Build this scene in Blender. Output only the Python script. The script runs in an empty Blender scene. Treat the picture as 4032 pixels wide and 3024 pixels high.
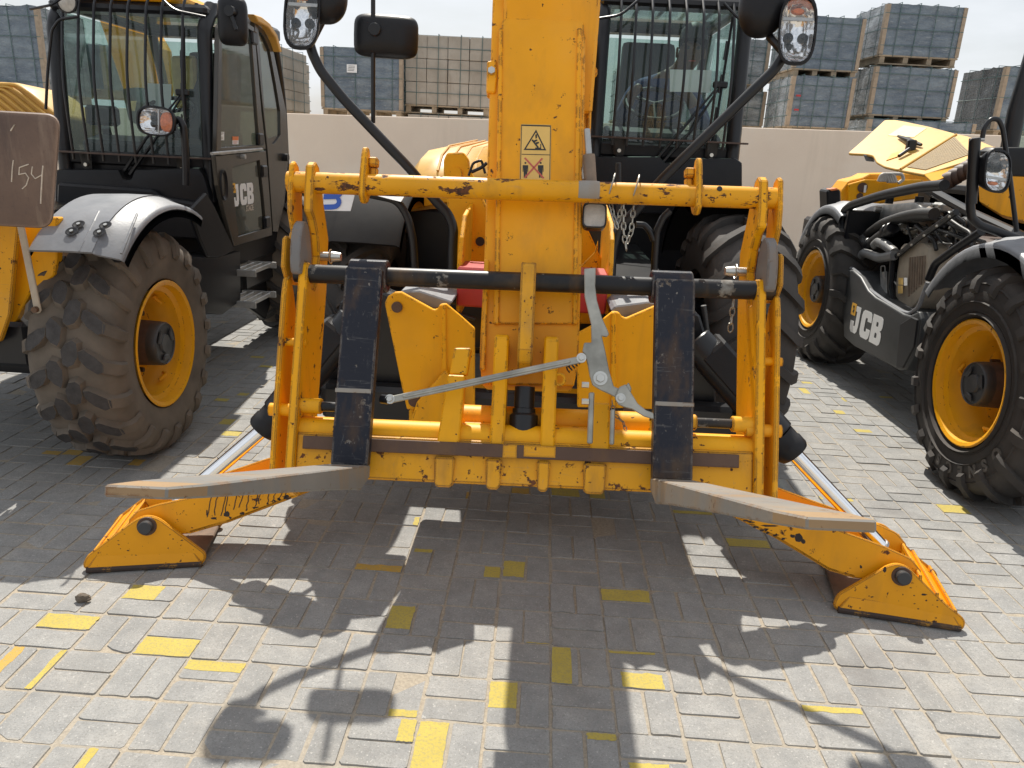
import bpy, bmesh, math, random
from mathutils import Vector, Matrix, noise
V = Vector
R = math.radians
random.seed(7)
SC = bpy.context.scene
COL = SC.collection

# ------------------------------------------------------------------ camera
CAM = V((-0.10742, -2.46769, 1.66359))
PITCH, YAW, ROLL = 0.302922, -0.0320907, 0.0495078
FPX = 2969.455 / 4032 * 2212            # focal length in units of a 2212 px wide frame
_fw = V((math.sin(YAW) * math.cos(PITCH), math.cos(YAW) * math.cos(PITCH), -math.sin(PITCH)))
_r0 = V((math.cos(YAW), -math.sin(YAW), 0))
_u0 = _r0.cross(_fw)
_r = _r0 * math.cos(ROLL) + _u0 * math.sin(ROLL)
_u = _u0 * math.cos(ROLL) - _r0 * math.sin(ROLL)
cd = bpy.data.cameras.new('camera')
cam = bpy.data.objects.new('camera', cd)
COL.objects.link(cam)
M = Matrix((( _r.x, _u.x, -_fw.x, CAM.x), (_r.y, _u.y, -_fw.y, CAM.y), (_r.z, _u.z, -_fw.z, CAM.z), (0, 0, 0, 1)))
cam.matrix_world = M
cd.sensor_width = 36.0
cd.lens = 36.0 * 2969.455 / 4032
cd.clip_start = 0.05
cd.clip_end = 2000
SC.camera = cam

# ------------------------------------------------------------------ sky, sun, exposure
SUN = V((-0.10, 0.745, 1.0)).normalized()
W = bpy.data.worlds.new('World')
SC.world = W
W.use_nodes = True
nt = W.node_tree
for n in list(nt.nodes): nt.nodes.remove(n)
wo = nt.nodes.new('ShaderNodeOutputWorld')
bg = nt.nodes.new('ShaderNodeBackground')
sky = nt.nodes.new('ShaderNodeTexSky')
sky.sky_type = 'NISHITA'
sky.sun_disc = False
sky.sun_elevation = math.asin(SUN.z)
sky.sun_rotation = math.atan2(SUN.x, SUN.y)
sky.dust_density = 3.0
sky.air_density = 1.2
tc = nt.nodes.new('ShaderNodeTexCoord')
mp = nt.nodes.new('ShaderNodeMapping'); mp.inputs['Scale'].default_value = (1.0, 1.0, 3.2)
nz = nt.nodes.new('ShaderNodeTexNoise'); nz.inputs['Scale'].default_value = 2.3; nz.inputs['Detail'].default_value = 7; nz.inputs['Roughness'].default_value = .55
cr = nt.nodes.new('ShaderNodeValToRGB')
cr.color_ramp.elements[0].position = .36; cr.color_ramp.elements[0].color = (.45, .45, .45, 1)
cr.color_ramp.elements[1].position = .60; cr.color_ramp.elements[1].color = (1, 1, 1, 1)
mx = nt.nodes.new('ShaderNodeMix'); mx.data_type = 'RGBA'
mx.inputs[7].default_value = (9.8, 10.2, 10.7, 1)      # thin bright cloud, same units as the sky
nt.links.new(tc.outputs['Generated'], mp.inputs[0]); nt.links.new(mp.outputs[0], nz.inputs[0])
nt.links.new(nz.outputs[0], cr.inputs[0]); nt.links.new(cr.outputs[0], mx.inputs[0])
nt.links.new(sky.outputs[0], mx.inputs[6]); nt.links.new(mx.outputs[2], bg.inputs[0])
bg.inputs[1].default_value = 0.071
nt.links.new(bg.outputs[0], wo.inputs[0])
sl = bpy.data.lights.new('sun', 'SUN')
sl.energy = 5.0; sl.angle = R(0.55); sl.color = (1, .95, .86)
so = bpy.data.objects.new('sun', sl); COL.objects.link(so)
so.rotation_euler = (-SUN).to_track_quat('-Z', 'Y').to_euler()
so.location = (0, 0, 30)
SC.view_settings.view_transform = 'Standard'
SC.view_settings.look = 'None'
SC.view_settings.exposure = 0.40
SC.view_settings.gamma = 1.0
SC.view_settings.use_curve_mapping = False
try:
    SC.cycles.max_bounces = 10; SC.cycles.transparent_max_bounces = 24
    SC.cycles.use_denoising = True
except Exception: pass

# ------------------------------------------------------------------ helpers
def ray(x, y):
    sx, sy = x - 1106.0, y - 829.6
    return _fw + _r * (sx / FPX) - _u * (sy / FPX)
def onz(x, y, z=0.0):
    d = ray(x, y); return CAM + d * ((z - CAM.z) / d.z)
def ony(x, y, Y):
    d = ray(x, y); return CAM + d * ((Y - CAM.y) / d.y)
def onx(x, y, X):
    d = ray(x, y); return CAM + d * ((X - CAM.x) / d.x)
def onp(x, y, o, n):
    d = ray(x, y); return CAM + d * ((o - CAM).dot(n) / d.dot(n))
def proj(p):
    d = p - CAM; z = d.dot(_fw)
    return (1106.0 + FPX * d.dot(_r) / z, 829.6 - FPX * d.dot(_u) / z, z)

def perp(d):
    d = d.normalized()
    a = V((0, 0, 1)) if abs(d.z) < .9 else V((1, 0, 0))
    u = d.cross(a).normalized(); return u, d.cross(u).normalized()

class MB:
    """collects geometry in world coordinates, then links it as ONE mesh object"""
    def __init__(s): s.v = []; s.f = []; s.m = []; s.mi = 0; s.sm = []; s.smooth = False
    def add(s, vs, fs):
        b = len(s.v); s.v += [V(q) for q in vs]
        for f in fs: s.f.append([b + i for i in f]); s.m.append(s.mi); s.sm.append(s.smooth)
        return s
    def box(s, c, size, ex=None, ey=None, ez=None):
        ex = ex or V((1, 0, 0)); ey = ey or V((0, 1, 0)); ez = ez or V((0, 0, 1)); c = V(c)
        a, b, d = ex * size[0] / 2, ey * size[1] / 2, ez * size[2] / 2
        vs = [c - a - b - d, c + a - b - d, c + a + b - d, c - a + b - d, c - a - b + d, c + a - b + d, c + a + b + d, c - a + b + d]
        return s.add(vs, [(3, 2, 1, 0), (4, 5, 6, 7), (0, 1, 5, 4), (1, 2, 6, 5), (2, 3, 7, 6), (3, 0, 4, 7)])
    def bb(s, a, b):
        a, b = V(a), V(b); return s.box((a + b) / 2, tuple(abs(q) for q in (b - a)))
    def prism(s, poly, vec, poly2=None):
        n = len(poly); vec = V(vec); p = [V(q) for q in poly]; q = [V(t) for t in poly2] if poly2 else [t + vec for t in p]
        return s.add(p + q, [list(range(n - 1, -1, -1)), list(range(n, 2 * n))] + [(i, (i + 1) % n, n + (i + 1) % n, n + i) for i in range(n)])
    def tube(s, path, r, seg=12, caps=True, closed=False, sq=None):
        P = [V(q) for q in path]; n = len(P); rr = r if isinstance(r, (list, tuple)) else [r] * n
        T = []
        for i in range(n):
            if closed: t = (P[(i + 1) % n] - P[i - 1])
            else: t = P[min(i + 1, n - 1)] - P[max(i - 1, 0)]
            T.append(t.normalized())
        u, w = perp(T[0]); vs = []
        for i in range(n):
            u = (u - T[i] * u.dot(T[i])).normalized(); w = T[i].cross(u)
            for k in range(seg):
                a = 2 * math.pi * (k + .5) / seg
                vs.append(P[i] + (u * math.cos(a) + w * math.sin(a)) * rr[i])
        fs = []
        m = n if closed else n - 1
        for i in range(m):
            j = (i + 1) % n
            for k in range(seg):
                l = (k + 1) % seg; fs.append((i * seg + k, i * seg + l, j * seg + l, j * seg + k))
        sv = s.smooth; s.smooth = seg > 6
        s.add(vs, fs)
        s.smooth = sv
        if caps and not closed:
            b = len(s.v) - n * seg
            s.f.append([b + k for k in range(seg - 1, -1, -1)]); s.m.append(s.mi); s.sm.append(False)
            s.f.append([b + (n - 1) * seg + k for k in range(seg)]); s.m.append(s.mi); s.sm.append(False)
        return s
    def cyl(s, a, b, r, seg=20): return s.tube([a, b], r, seg)
    def lathe(s, o, ax, prof, seg=32, a0=0, a1=None, ref=None, caps=False):
        """prof: (distance along axis, radius)"""
        ax = V(ax).normalized(); o = V(o)
        if ref is not None: u = (V(ref) - ax * V(ref).dot(ax)).normalized()
        else: u, _ = perp(ax)
        w = ax.cross(u); full = a1 is None; n = seg if full else seg + 1; vs = []
        for (d, r) in prof:
            for k in range(n):
                a = 2 * math.pi * k / seg if full else a0 + (a1 - a0) * k / seg
                vs.append(o + ax * d + (u * math.cos(a) + w * math.sin(a)) * r)
        fs = []
        for i in range(len(prof) - 1):
            for k in range(seg):
                l = (k + 1) % n; fs.append((i * n + k, (i + 1) * n + k, (i + 1) * n + l, i * n + l))
        sv = s.smooth; s.smooth = True; s.add(vs, fs); s.smooth = sv
        return s
    def build(s, name, mats, parent=None, bevel=0, ang=35, seg=1, recalc=True):
        me = bpy.data.meshes.new(name)
        off = V((0, 0, 0)); q = parent
        while q is not None: off = off + q.location; q = q.parent
        me.from_pydata([tuple(p - off) for p in s.v], [], s.f)
        if not isinstance(mats, (list, tuple)): mats = [mats]
        for m in mats: me.materials.append(m)
        for p, mi, sm in zip(me.polygons, s.m, s.sm): p.material_index = mi; p.use_smooth = sm
        if recalc or bevel:
            bm = bmesh.new(); bm.from_mesh(me)
            if recalc: bmesh.ops.recalc_face_normals(bm, faces=bm.faces)
            if bevel:
                es = [e for e in bm.edges if len(e.link_faces) == 2 and e.calc_face_angle(0) > R(ang)]
                bmesh.ops.bevel(bm, geom=es, offset=bevel, segments=seg, profile=.6, affect='EDGES', clamp_overlap=True)
                if seg > 1:
                    for f in bm.faces: f.smooth = True
            bm.to_mesh(me); bm.free()
        if any(s.sm) or seg > 1:
            try: me.set_sharp_from_angle(angle=R(40))
            except Exception: pass
        o = bpy.data.objects.new(name, me); COL.objects.link(o)
        if parent is not None: o.parent = parent
        return o

def tag(o, label=None, cat=None, group=None, kind=None):
    if label: o['label'] = label
    if cat: o['category'] = cat
    if group: o['group'] = group
    if kind: o['kind'] = kind
    return o
def thing(name, loc, label, cat, group=None):
    o = bpy.data.objects.new(name, None); COL.objects.link(o); o.location = loc
    o.empty_display_size = .2
    return tag(o, label, cat, group)
def lerp(a, b, t): return a + (b - a) * t
def arc_pts(pts, n=6, r=.25):
    """round the corners of a polyline (list of Vectors); r = share of the shorter leg"""
    P = [V(p) for p in pts]; out = [P[0]]
    for i in range(1, len(P) - 1):
        a, b, c = P[i - 1], P[i], P[i + 1]
        d = min((a - b).length, (c - b).length) * r
        p, q = b + (a - b).normalized() * d, b + (c - b).normalized() * d
        for k in range(n + 1):
            t = k / n; out.append(p * (1 - t) ** 2 + b * 2 * t * (1 - t) + q * t * t)
    out.append(P[-1]); return out
def round_poly(pts, rad, n=5):
    P = [V(p) for p in pts]; out = []
    for i in range(len(P)):
        a, b, c = P[i - 1], P[i], P[(i + 1) % len(P)]
        d = min(rad, (a - b).length * .49, (c - b).length * .49)
        p, q = b + (a - b).normalized() * d, b + (c - b).normalized() * d
        for k in range(n + 1):
            t = k / n; out.append(p * (1 - t) ** 2 + b * 2 * t * (1 - t) + q * t * t)
    return out
def ring(o, u, w, ru, rw, n=24, pw=2.0, ph=0):
    """superellipse ring"""
    out = []
    for k in range(n):
        a = 2 * math.pi * k / n + ph; c, s = math.cos(a), math.sin(a)
        out.append(o + u * ru * math.copysign(abs(c) ** (2 / pw), c) + w * rw * math.copysign(abs(s) ** (2 / pw), s))
    return out

# ------------------------------------------------------------------ materials
def newmat(name):
    m = bpy.data.materials.new(name); m.use_nodes = True
    return m, m.node_tree, m.node_tree.nodes['Principled BSDF']
def nd(nt, t, **kw):
    n = nt.nodes.new(t)
    for k, v in kw.items():
        if k.startswith('i_'): n.inputs[k[2:].replace('_', ' ')].default_value = v
        else: setattr(n, k, v)
    return n
def tex(nt, scale, detail=4, rough=.55, coord='Object', stretch=None):
    tc = nd(nt, 'ShaderNodeTexCoord'); n = nd(nt, 'ShaderNodeTexNoise')
    n.inputs['Scale'].default_value = scale; n.inputs['Detail'].default_value = detail; n.inputs['Roughness'].default_value = rough
    if stretch:
        mp = nd(nt, 'ShaderNodeMapping'); mp.inputs['Scale'].default_value = stretch
        nt.links.new(tc.outputs[coord], mp.inputs[0]); nt.links.new(mp.outputs[0], n.inputs[0])
    else: nt.links.new(tc.outputs[coord], n.inputs[0])
    return n.outputs[0]
def ramp(nt, src, p0, p1, c0=(0, 0, 0, 1), c1=(1, 1, 1, 1)):
    r = nd(nt, 'ShaderNodeValToRGB'); e = r.color_ramp.elements
    e[0].position = p0; e[1].position = p1; e[0].color = c0; e[1].color = c1
    nt.links.new(src, r.inputs[0]); return r.outputs[0]
def mix(nt, fac, a, b, mode='MIX'):
    m = nd(nt, 'ShaderNodeMix', data_type='RGBA', blend_type=mode)
    for i, q in ((0, fac), (6, a), (7, b)):
        if hasattr(q, 'is_linked'): nt.links.new(q, m.inputs[i])
        elif i == 0: m.inputs[0].default_value = q
        else: m.inputs[i].default_value = (*q[:3], 1)
    return m.outputs[2]
def math_n(nt, op, a, b=None):
    m = nd(nt, 'ShaderNodeMath', operation=op)
    for i, q in ((0, a), (1, b)):
        if q is None: continue
        if hasattr(q, 'is_linked'): nt.links.new(q, m.inputs[i])
        else: m.inputs[i].default_value = q
    return m.outputs[0]
def bump(nt, b, h, strength=.3, dist=.01):
    n = nd(nt, 'ShaderNodeBump'); n.inputs['Strength'].default_value = strength; n.inputs['Distance'].default_value = dist
    nt.links.new(h, n.inputs['Height']); nt.links.new(n.outputs[0], b.inputs['Normal']); return n
def edge_mask(nt, rad=.006, p0=.015, p1=.06):
    """1 on convex/concave edges, from the Bevel node"""
    bv = nd(nt, 'ShaderNodeBevel', samples=4); bv.inputs['Radius'].default_value = rad
    ge = nd(nt, 'ShaderNodeNewGeometry')
    d = nd(nt, 'ShaderNodeVectorMath', operation='DOT_PRODUCT')
    nt.links.new(bv.outputs[0], d.inputs[0]); nt.links.new(ge.outputs['Normal'], d.inputs[1])
    return ramp(nt, math_n(nt, 'SUBTRACT', 1.0, d.outputs['Value']), p0, p1)

def simple(name, col, rough=.5, metal=0, var=.12, scale=18, bmp=0, dust=0, dustcol=(.32, .26, .19), coat=0, spec=.5):
    m, nt, b = newmat(name)
    f = tex(nt, scale, 5)
    lo = tuple(c * (1 - var) for c in col); hi = tuple(min(1, c * (1 + var)) for c in col)
    c = mix(nt, ramp(nt, f, .3, .7), lo, hi)
    if dust:
        ge = nd(nt, 'ShaderNodeNewGeometry'); sp = nd(nt, 'ShaderNodeSeparateXYZ'); nt.links.new(ge.outputs['Normal'], sp.inputs[0])
        up = ramp(nt, sp.outputs['Z'], .2, .95)
        g = tex(nt, 5, 6, .65, 'Object')
        k = math_n(nt, 'MULTIPLY', math_n(nt, 'ADD', math_n(nt, 'MULTIPLY', up, .7), .3), math_n(nt, 'MULTIPLY', ramp(nt, g, .3, .75), dust))
        c = mix(nt, k, c, dustcol)
        rr = nd(nt, 'ShaderNodeMapRange'); nt.links.new(k, rr.inputs[0]); rr.inputs[3].default_value = rough; rr.inputs[4].default_value = min(1, rough + .35)
        nt.links.new(rr.outputs[0], b.inputs['Roughness'])
    else:
        rr = nd(nt, 'ShaderNodeMapRange'); nt.links.new(f, rr.inputs[0]); rr.inputs[3].default_value = max(0.02, rough - .08); rr.inputs[4].default_value = min(1, rough + .08)
        nt.links.new(rr.outputs[0], b.inputs['Roughness'])
    nt.links.new(c, b.inputs['Base Color'])
    b.inputs['Metallic'].default_value = metal
    b.inputs['Coat Weight'].default_value = coat
    b.inputs['Specular IOR Level'].default_value = spec
    if bmp: bump(nt, b, tex(nt, scale * 6, 4), bmp, .004)
    return m

def paint(name, col=(.86, .395, .0015), chips=.5, edge=.6, dirt=.3, chipcol=(.035, .022, .018), rough=.42, rust=(.16, .06, .025), big=14, stretch=None, scratch=0):
    """machine paint: chips down to dark steel at edges and in patches, vertical dirt streaks, fading"""
    m, nt, b = newmat(name); b.inputs['Specular IOR Level'].default_value = .3
    f = tex(nt, 3.2, 4)
    c = mix(nt, ramp(nt, f, .3, .72), tuple(q * .86 for q in col), tuple(min(1, q * 1.06) for q in col))
    st = tex(nt, 9, 5, .6, 'Object', (1, 1, .12))
    c = mix(nt, math_n(nt, 'MULTIPLY', ramp(nt, st, .52, .8), dirt), c, (.30, .15, .03))
    du = tex(nt, 2.1, 6, .7)
    c = mix(nt, math_n(nt, 'MULTIPLY', ramp(nt, du, .5, .85), dirt * .45), c, (.58, .36, .14))
    if scratch:
        for st_ in ((9, 9, .5), (.6, 9, 9)):
            c = mix(nt, math_n(nt, 'MULTIPLY', ramp(nt, tex(nt, 9, 5, .75, 'Object', st_), .60, .68), scratch * .6), c, (.16, .155, .15))
    fine = tex(nt, 60, 5, .7)
    k = None
    if chips:
        n1 = tex(nt, big, 7, .72, 'Object', stretch)
        k = ramp(nt, n1, .665 - .06 * chips, .68 - .06 * chips)
        sp = ramp(nt, tex(nt, 45, 3, .6), .715 - .03 * chips, .73 - .03 * chips)
        k = math_n(nt, 'MAXIMUM', k, sp)
    if edge:
        e = edge_mask(nt, .0075)
        e2 = math_n(nt, 'MULTIPLY', e, ramp(nt, tex(nt, 16, 6, .75), .60 - .20 * edge, .63 - .20 * edge))
        k = e2 if k is None else math_n(nt, 'MAXIMUM', k, e2)
    if k is not None:
        cc = mix(nt, ramp(nt, fine, .35, .65), chipcol, rust)
        c = mix(nt, k, c, cc)
        rr = nd(nt, 'ShaderNodeMapRange'); nt.links.new(k, rr.inputs[0]); rr.inputs[3].default_value = rough; rr.inputs[4].default_value = .8
        nt.links.new(rr.outputs[0], b.inputs['Roughness'])
        bump(nt, b, math_n(nt, 'SUBTRACT', math_n(nt, 'MULTIPLY', fine, .25), k), .35, .0015)
    else:
        b.inputs['Roughness'].default_value = rough
        bump(nt, b, tex(nt, 30, 3), .06, .003)
    nt.links.new(c, b.inputs['Base Color'])
    return m

MT = {}
MT['yellow'] = paint('yellow_paint', chips=.4, edge=.35, dirt=.4, rough=.5)
MT['yellow_worn'] = paint('yellow_worn_paint', chips=.62, edge=.9, dirt=.65, col=(.82, .375, .002))
MT['yellow_rough'] = paint('yellow_scraped_paint', chips=1.15, edge=1.1, dirt=1.0, col=(.72, .335, .008), big=24, scratch=.35)
MT['yellow_clean'] = paint('yellow_clean_paint', chips=0, edge=0, dirt=.25, rough=.36)
MT['bonnet'] = paint('sunlit_bonnet_paint', chips=0, edge=0, dirt=.5, col=(.66, .38, .085), rough=.4)  # pale yellow: sunlight on the bonnets is mixed into the base colour
MT['yellow_tube'] = paint('scuffed_tube_paint', chips=1.7, edge=.3, dirt=.9, col=(.76, .345, .006), big=24, stretch=(.45, 1, 1), scratch=.3)
MT['rim'] = paint('wheel_rim_paint', chips=0.1, edge=.2, dirt=.45, col=(.78, .36, .004), rough=.45)
MT['black'] = simple('black_plastic', (.009, .010, .013), .42, dust=.07, bmp=.08, spec=.25)
MT['blackm'] = simple('black_painted_steel', (.008, .009, .012), .33, dust=.05, spec=.4)
MT['fender'] = simple('grey_dusty_plastic', (.175, .183, .20), .38, dust=.4, dustcol=(.36, .355, .35), bmp=.15)
MT['matte'] = simple('matte_black_rubber', (.010, .010, .012), .8, dust=.05, spec=.12)
MT['navy'] = paint('fork_paint', col=(.010, .012, .022), chips=.5, edge=.7, dirt=.35, chipcol=(.20, .19, .18), rust=(.10, .075, .055), rough=.42, scratch=.6)
MT['shaft'] = paint('fork_shaft_paint', col=(.012, .012, .014), chips=.5, edge=0, dirt=.35, chipcol=(.22, .21, .19), rust=(.10, .085, .07), rough=.38, big=7)
MT['steel'] = paint('bare_worn_steel', col=(.30, .275, .245), chips=.3, edge=.4, dirt=.5, chipcol=(.12, .08, .05), rust=(.22, .13, .07), rough=.55)
MT['rust'] = paint('rusty_brown_steel', col=(.105, .062, .045), chips=.4, edge=.3, dirt=.35, chipcol=(.05, .03, .022), rust=(.17, .09, .05), rough=.62)
MT['hookmat'] = paint('worn_hook_steel', col=(.17, .165, .165), chips=.6, edge=.5, dirt=.6, chipcol=(.09, .07, .05), rust=(.17, .11, .07), rough=.5)
MT['zinc'] = simple('zinc_plated_steel', (.34, .33, .29), .42, .75, var=.3, scale=14)
MT['bolt'] = simple('bright_bolt_steel', (.55, .54, .50), .3, .9, var=.1)
MT['chrome'] = simple('chromed_rod', (.86, .86, .87), .14, 1.0, var=.02)
MT['rubber'] = simple('tyre_rubber', (.030, .028, .027), .75, dust=.55, dustcol=(.13, .105, .085), bmp=.25, scale=9)
MT['mud'] = simple('mud_caked_rubber', (.125, .102, .080), .85, var=.3, scale=6, bmp=.35)
MT['lug'] = simple('worn_tread_rubber', (.040, .037, .037), .7, var=.35, scale=30, bmp=.5, dust=.2, dustcol=(.13, .10, .075))
MT['hub'] = simple('dark_hub_paint', (.022, .024, .028), .4, dust=.15)
MT['hubrust'] = simple('brown_hub_steel', (.07, .042, .032), .6, var=.3)
MT['red'] = simple('red_paint', (.42, .018, .022), .4, dust=.2)
MT['white'] = simple('white_print', (.80, .80, .79), .5, var=.03)
MT['paper'] = simple('white_paper', (.78, .79, .80), .6, var=.04)
MT['blueink'] = simple('blue_print', (.03, .10, .46), .5, var=.05)
MT['sticker'] = simple('cream_sticker', (.72, .46, .12), .45, var=.05)
MT['ink'] = simple('black_print', (.02, .018, .015), .5, var=.05)
MT['redink'] = simple('red_print', (.50, .10, .07), .5, var=.05)
MT['orange'] = simple('orange_print', (.75, .20, .05), .5, var=.05)
MT['logoy'] = simple('yellow_print', (.80, .42, .03), .5, var=.03)
MT['chalk'] = simple('chalk', (.55, .48, .40), .9, var=.2, scale=60)
MT['skin'] = simple('skin', (.16, .085, .055), .55, var=.08)
MT['hair'] = simple('hair', (.012, .011, .012), .6)
MT['shirt'] = simple('blue_work_shirt', (.035, .055, .16), .85, var=.2, bmp=.2)
MT['trouser'] = simple('dark_blue_trousers', (.02, .028, .07), .85, var=.2)
MT['seat'] = simple('dark_seat_fabric', (.03, .032, .035), .8)
MT['seatpale'] = simple('pale_yellow_plastic', (.62, .47, .16), .5)
MT['silver'] = simple('silver_metal', (.42, .42, .41), .38, .6, var=.2, dust=.2)
MT['hose'] = simple('black_rubber_hose', (.022, .023, .025), .45, dust=.12)
MT['cream'] = simple('cream_metal', (.42, .36, .28), .5, dust=.3)
MT['brown'] = simple('dusty_brown_metal', (.20, .15, .11), .6, var=.25)
MT['strap'] = simple('green_strap', (.070, .125, .125), .45)
MT['kraft'] = simple('kraft_board', (.34, .27, .20), .8, var=.15)
MT['wood'] = simple('pallet_wood', (.33, .26, .18), .85, var=.3, scale=8)
MT['oil'] = simple('dark_oil', (.012, .010, .009), .25)
MT['stone'] = simple('brown_stone', (.13, .105, .08), .9, var=.35, scale=25, bmp=.6)
MT['greywire'] = simple('grey_cable', (.45, .43, .39), .5)

def glass(name, tint, film=.10, filmcol=(.35, .40, .38), rough=.03, dirt=.5):
    m, nt, b = newmat(name); nt.nodes.remove(b)
    out = nt.nodes['Material Output']
    tr = nd(nt, 'ShaderNodeBsdfTransparent'); tr.inputs[0].default_value = (*tint, 1)
    gl = nd(nt, 'ShaderNodeBsdfGlossy'); gl.inputs['Roughness'].default_value = rough; gl.inputs[0].default_value = (.9, .95, .95, 1)
    df = nd(nt, 'ShaderNodeBsdfDiffuse'); df.inputs[0].default_value = (*filmcol, 1)
    lw = nd(nt, 'ShaderNodeLayerWeight'); lw.inputs[0].default_value = .5
    fr_ = math_n(nt, 'ADD', math_n(nt, 'MULTIPLY', math_n(nt, 'POWER', lw.outputs['Facing'], 4.0), .75), .05)
    m1 = nd(nt, 'ShaderNodeMixShader'); m2 = nd(nt, 'ShaderNodeMixShader')
    nt.links.new(fr_, m1.inputs[0]); nt.links.new(tr.outputs[0], m1.inputs[1]); nt.links.new(gl.outputs[0], m1.inputs[2])
    d = tex(nt, 3.5, 6, .65, 'Object', (1, 1, .8))
    k = math_n(nt, 'MULTIPLY', ramp(nt, d, .35, .8), film * 2 * dirt)
    k = math_n(nt, 'ADD', k, film * (1 - dirt * .5))
    nt.links.new(k, m2.inputs[0]); nt.links.new(m1.outputs[0], m2.inputs[1]); nt.links.new(df.outputs[0], m2.inputs[2])
    nt.links.new(m2.outputs[0], out.inputs[0]); return m
MT['glass'] = glass('cab_glass', (.70, .79, .765), film=.055, filmcol=(.45, .52, .50), dirt=.5)
MT['glassd'] = glass('dark_cab_glass', (.50, .55, .50), film=.22, filmcol=(.30, .29, .25), dirt=.5)  # brownish film paints the crates and sky mirrored in the door panes
MT['lens'] = glass('clear_lamp_lens', (.95, .96, .97), film=.012, filmcol=(.6, .6, .6), dirt=.2)
def lampinner():
    m, nt, b = newmat('lamp_reflector')
    b.inputs['Metallic'].default_value = .85; b.inputs['Roughness'].default_value = .13; b.inputs['Base Color'].default_value = (.92, .92, .93, 1)
    vo = nd(nt, 'ShaderNodeTexVoronoi'); vo.inputs['Scale'].default_value = 26
    tcn = nd(nt, 'ShaderNodeTexCoord'); nt.links.new(tcn.outputs['Object'], vo.inputs[0])
    bump(nt, b, vo.outputs[0], .35, .012); return m
MT['reflector'] = lampinner()
MT['amber'] = simple('amber_lamp', (.60, .16, .05), .25, var=.2, scale=60, bmp=.3)
MT['worklens'] = simple('ribbed_lamp_glass', (.50, .47, .42), .2, var=.15, scale=40, bmp=.4)
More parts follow.
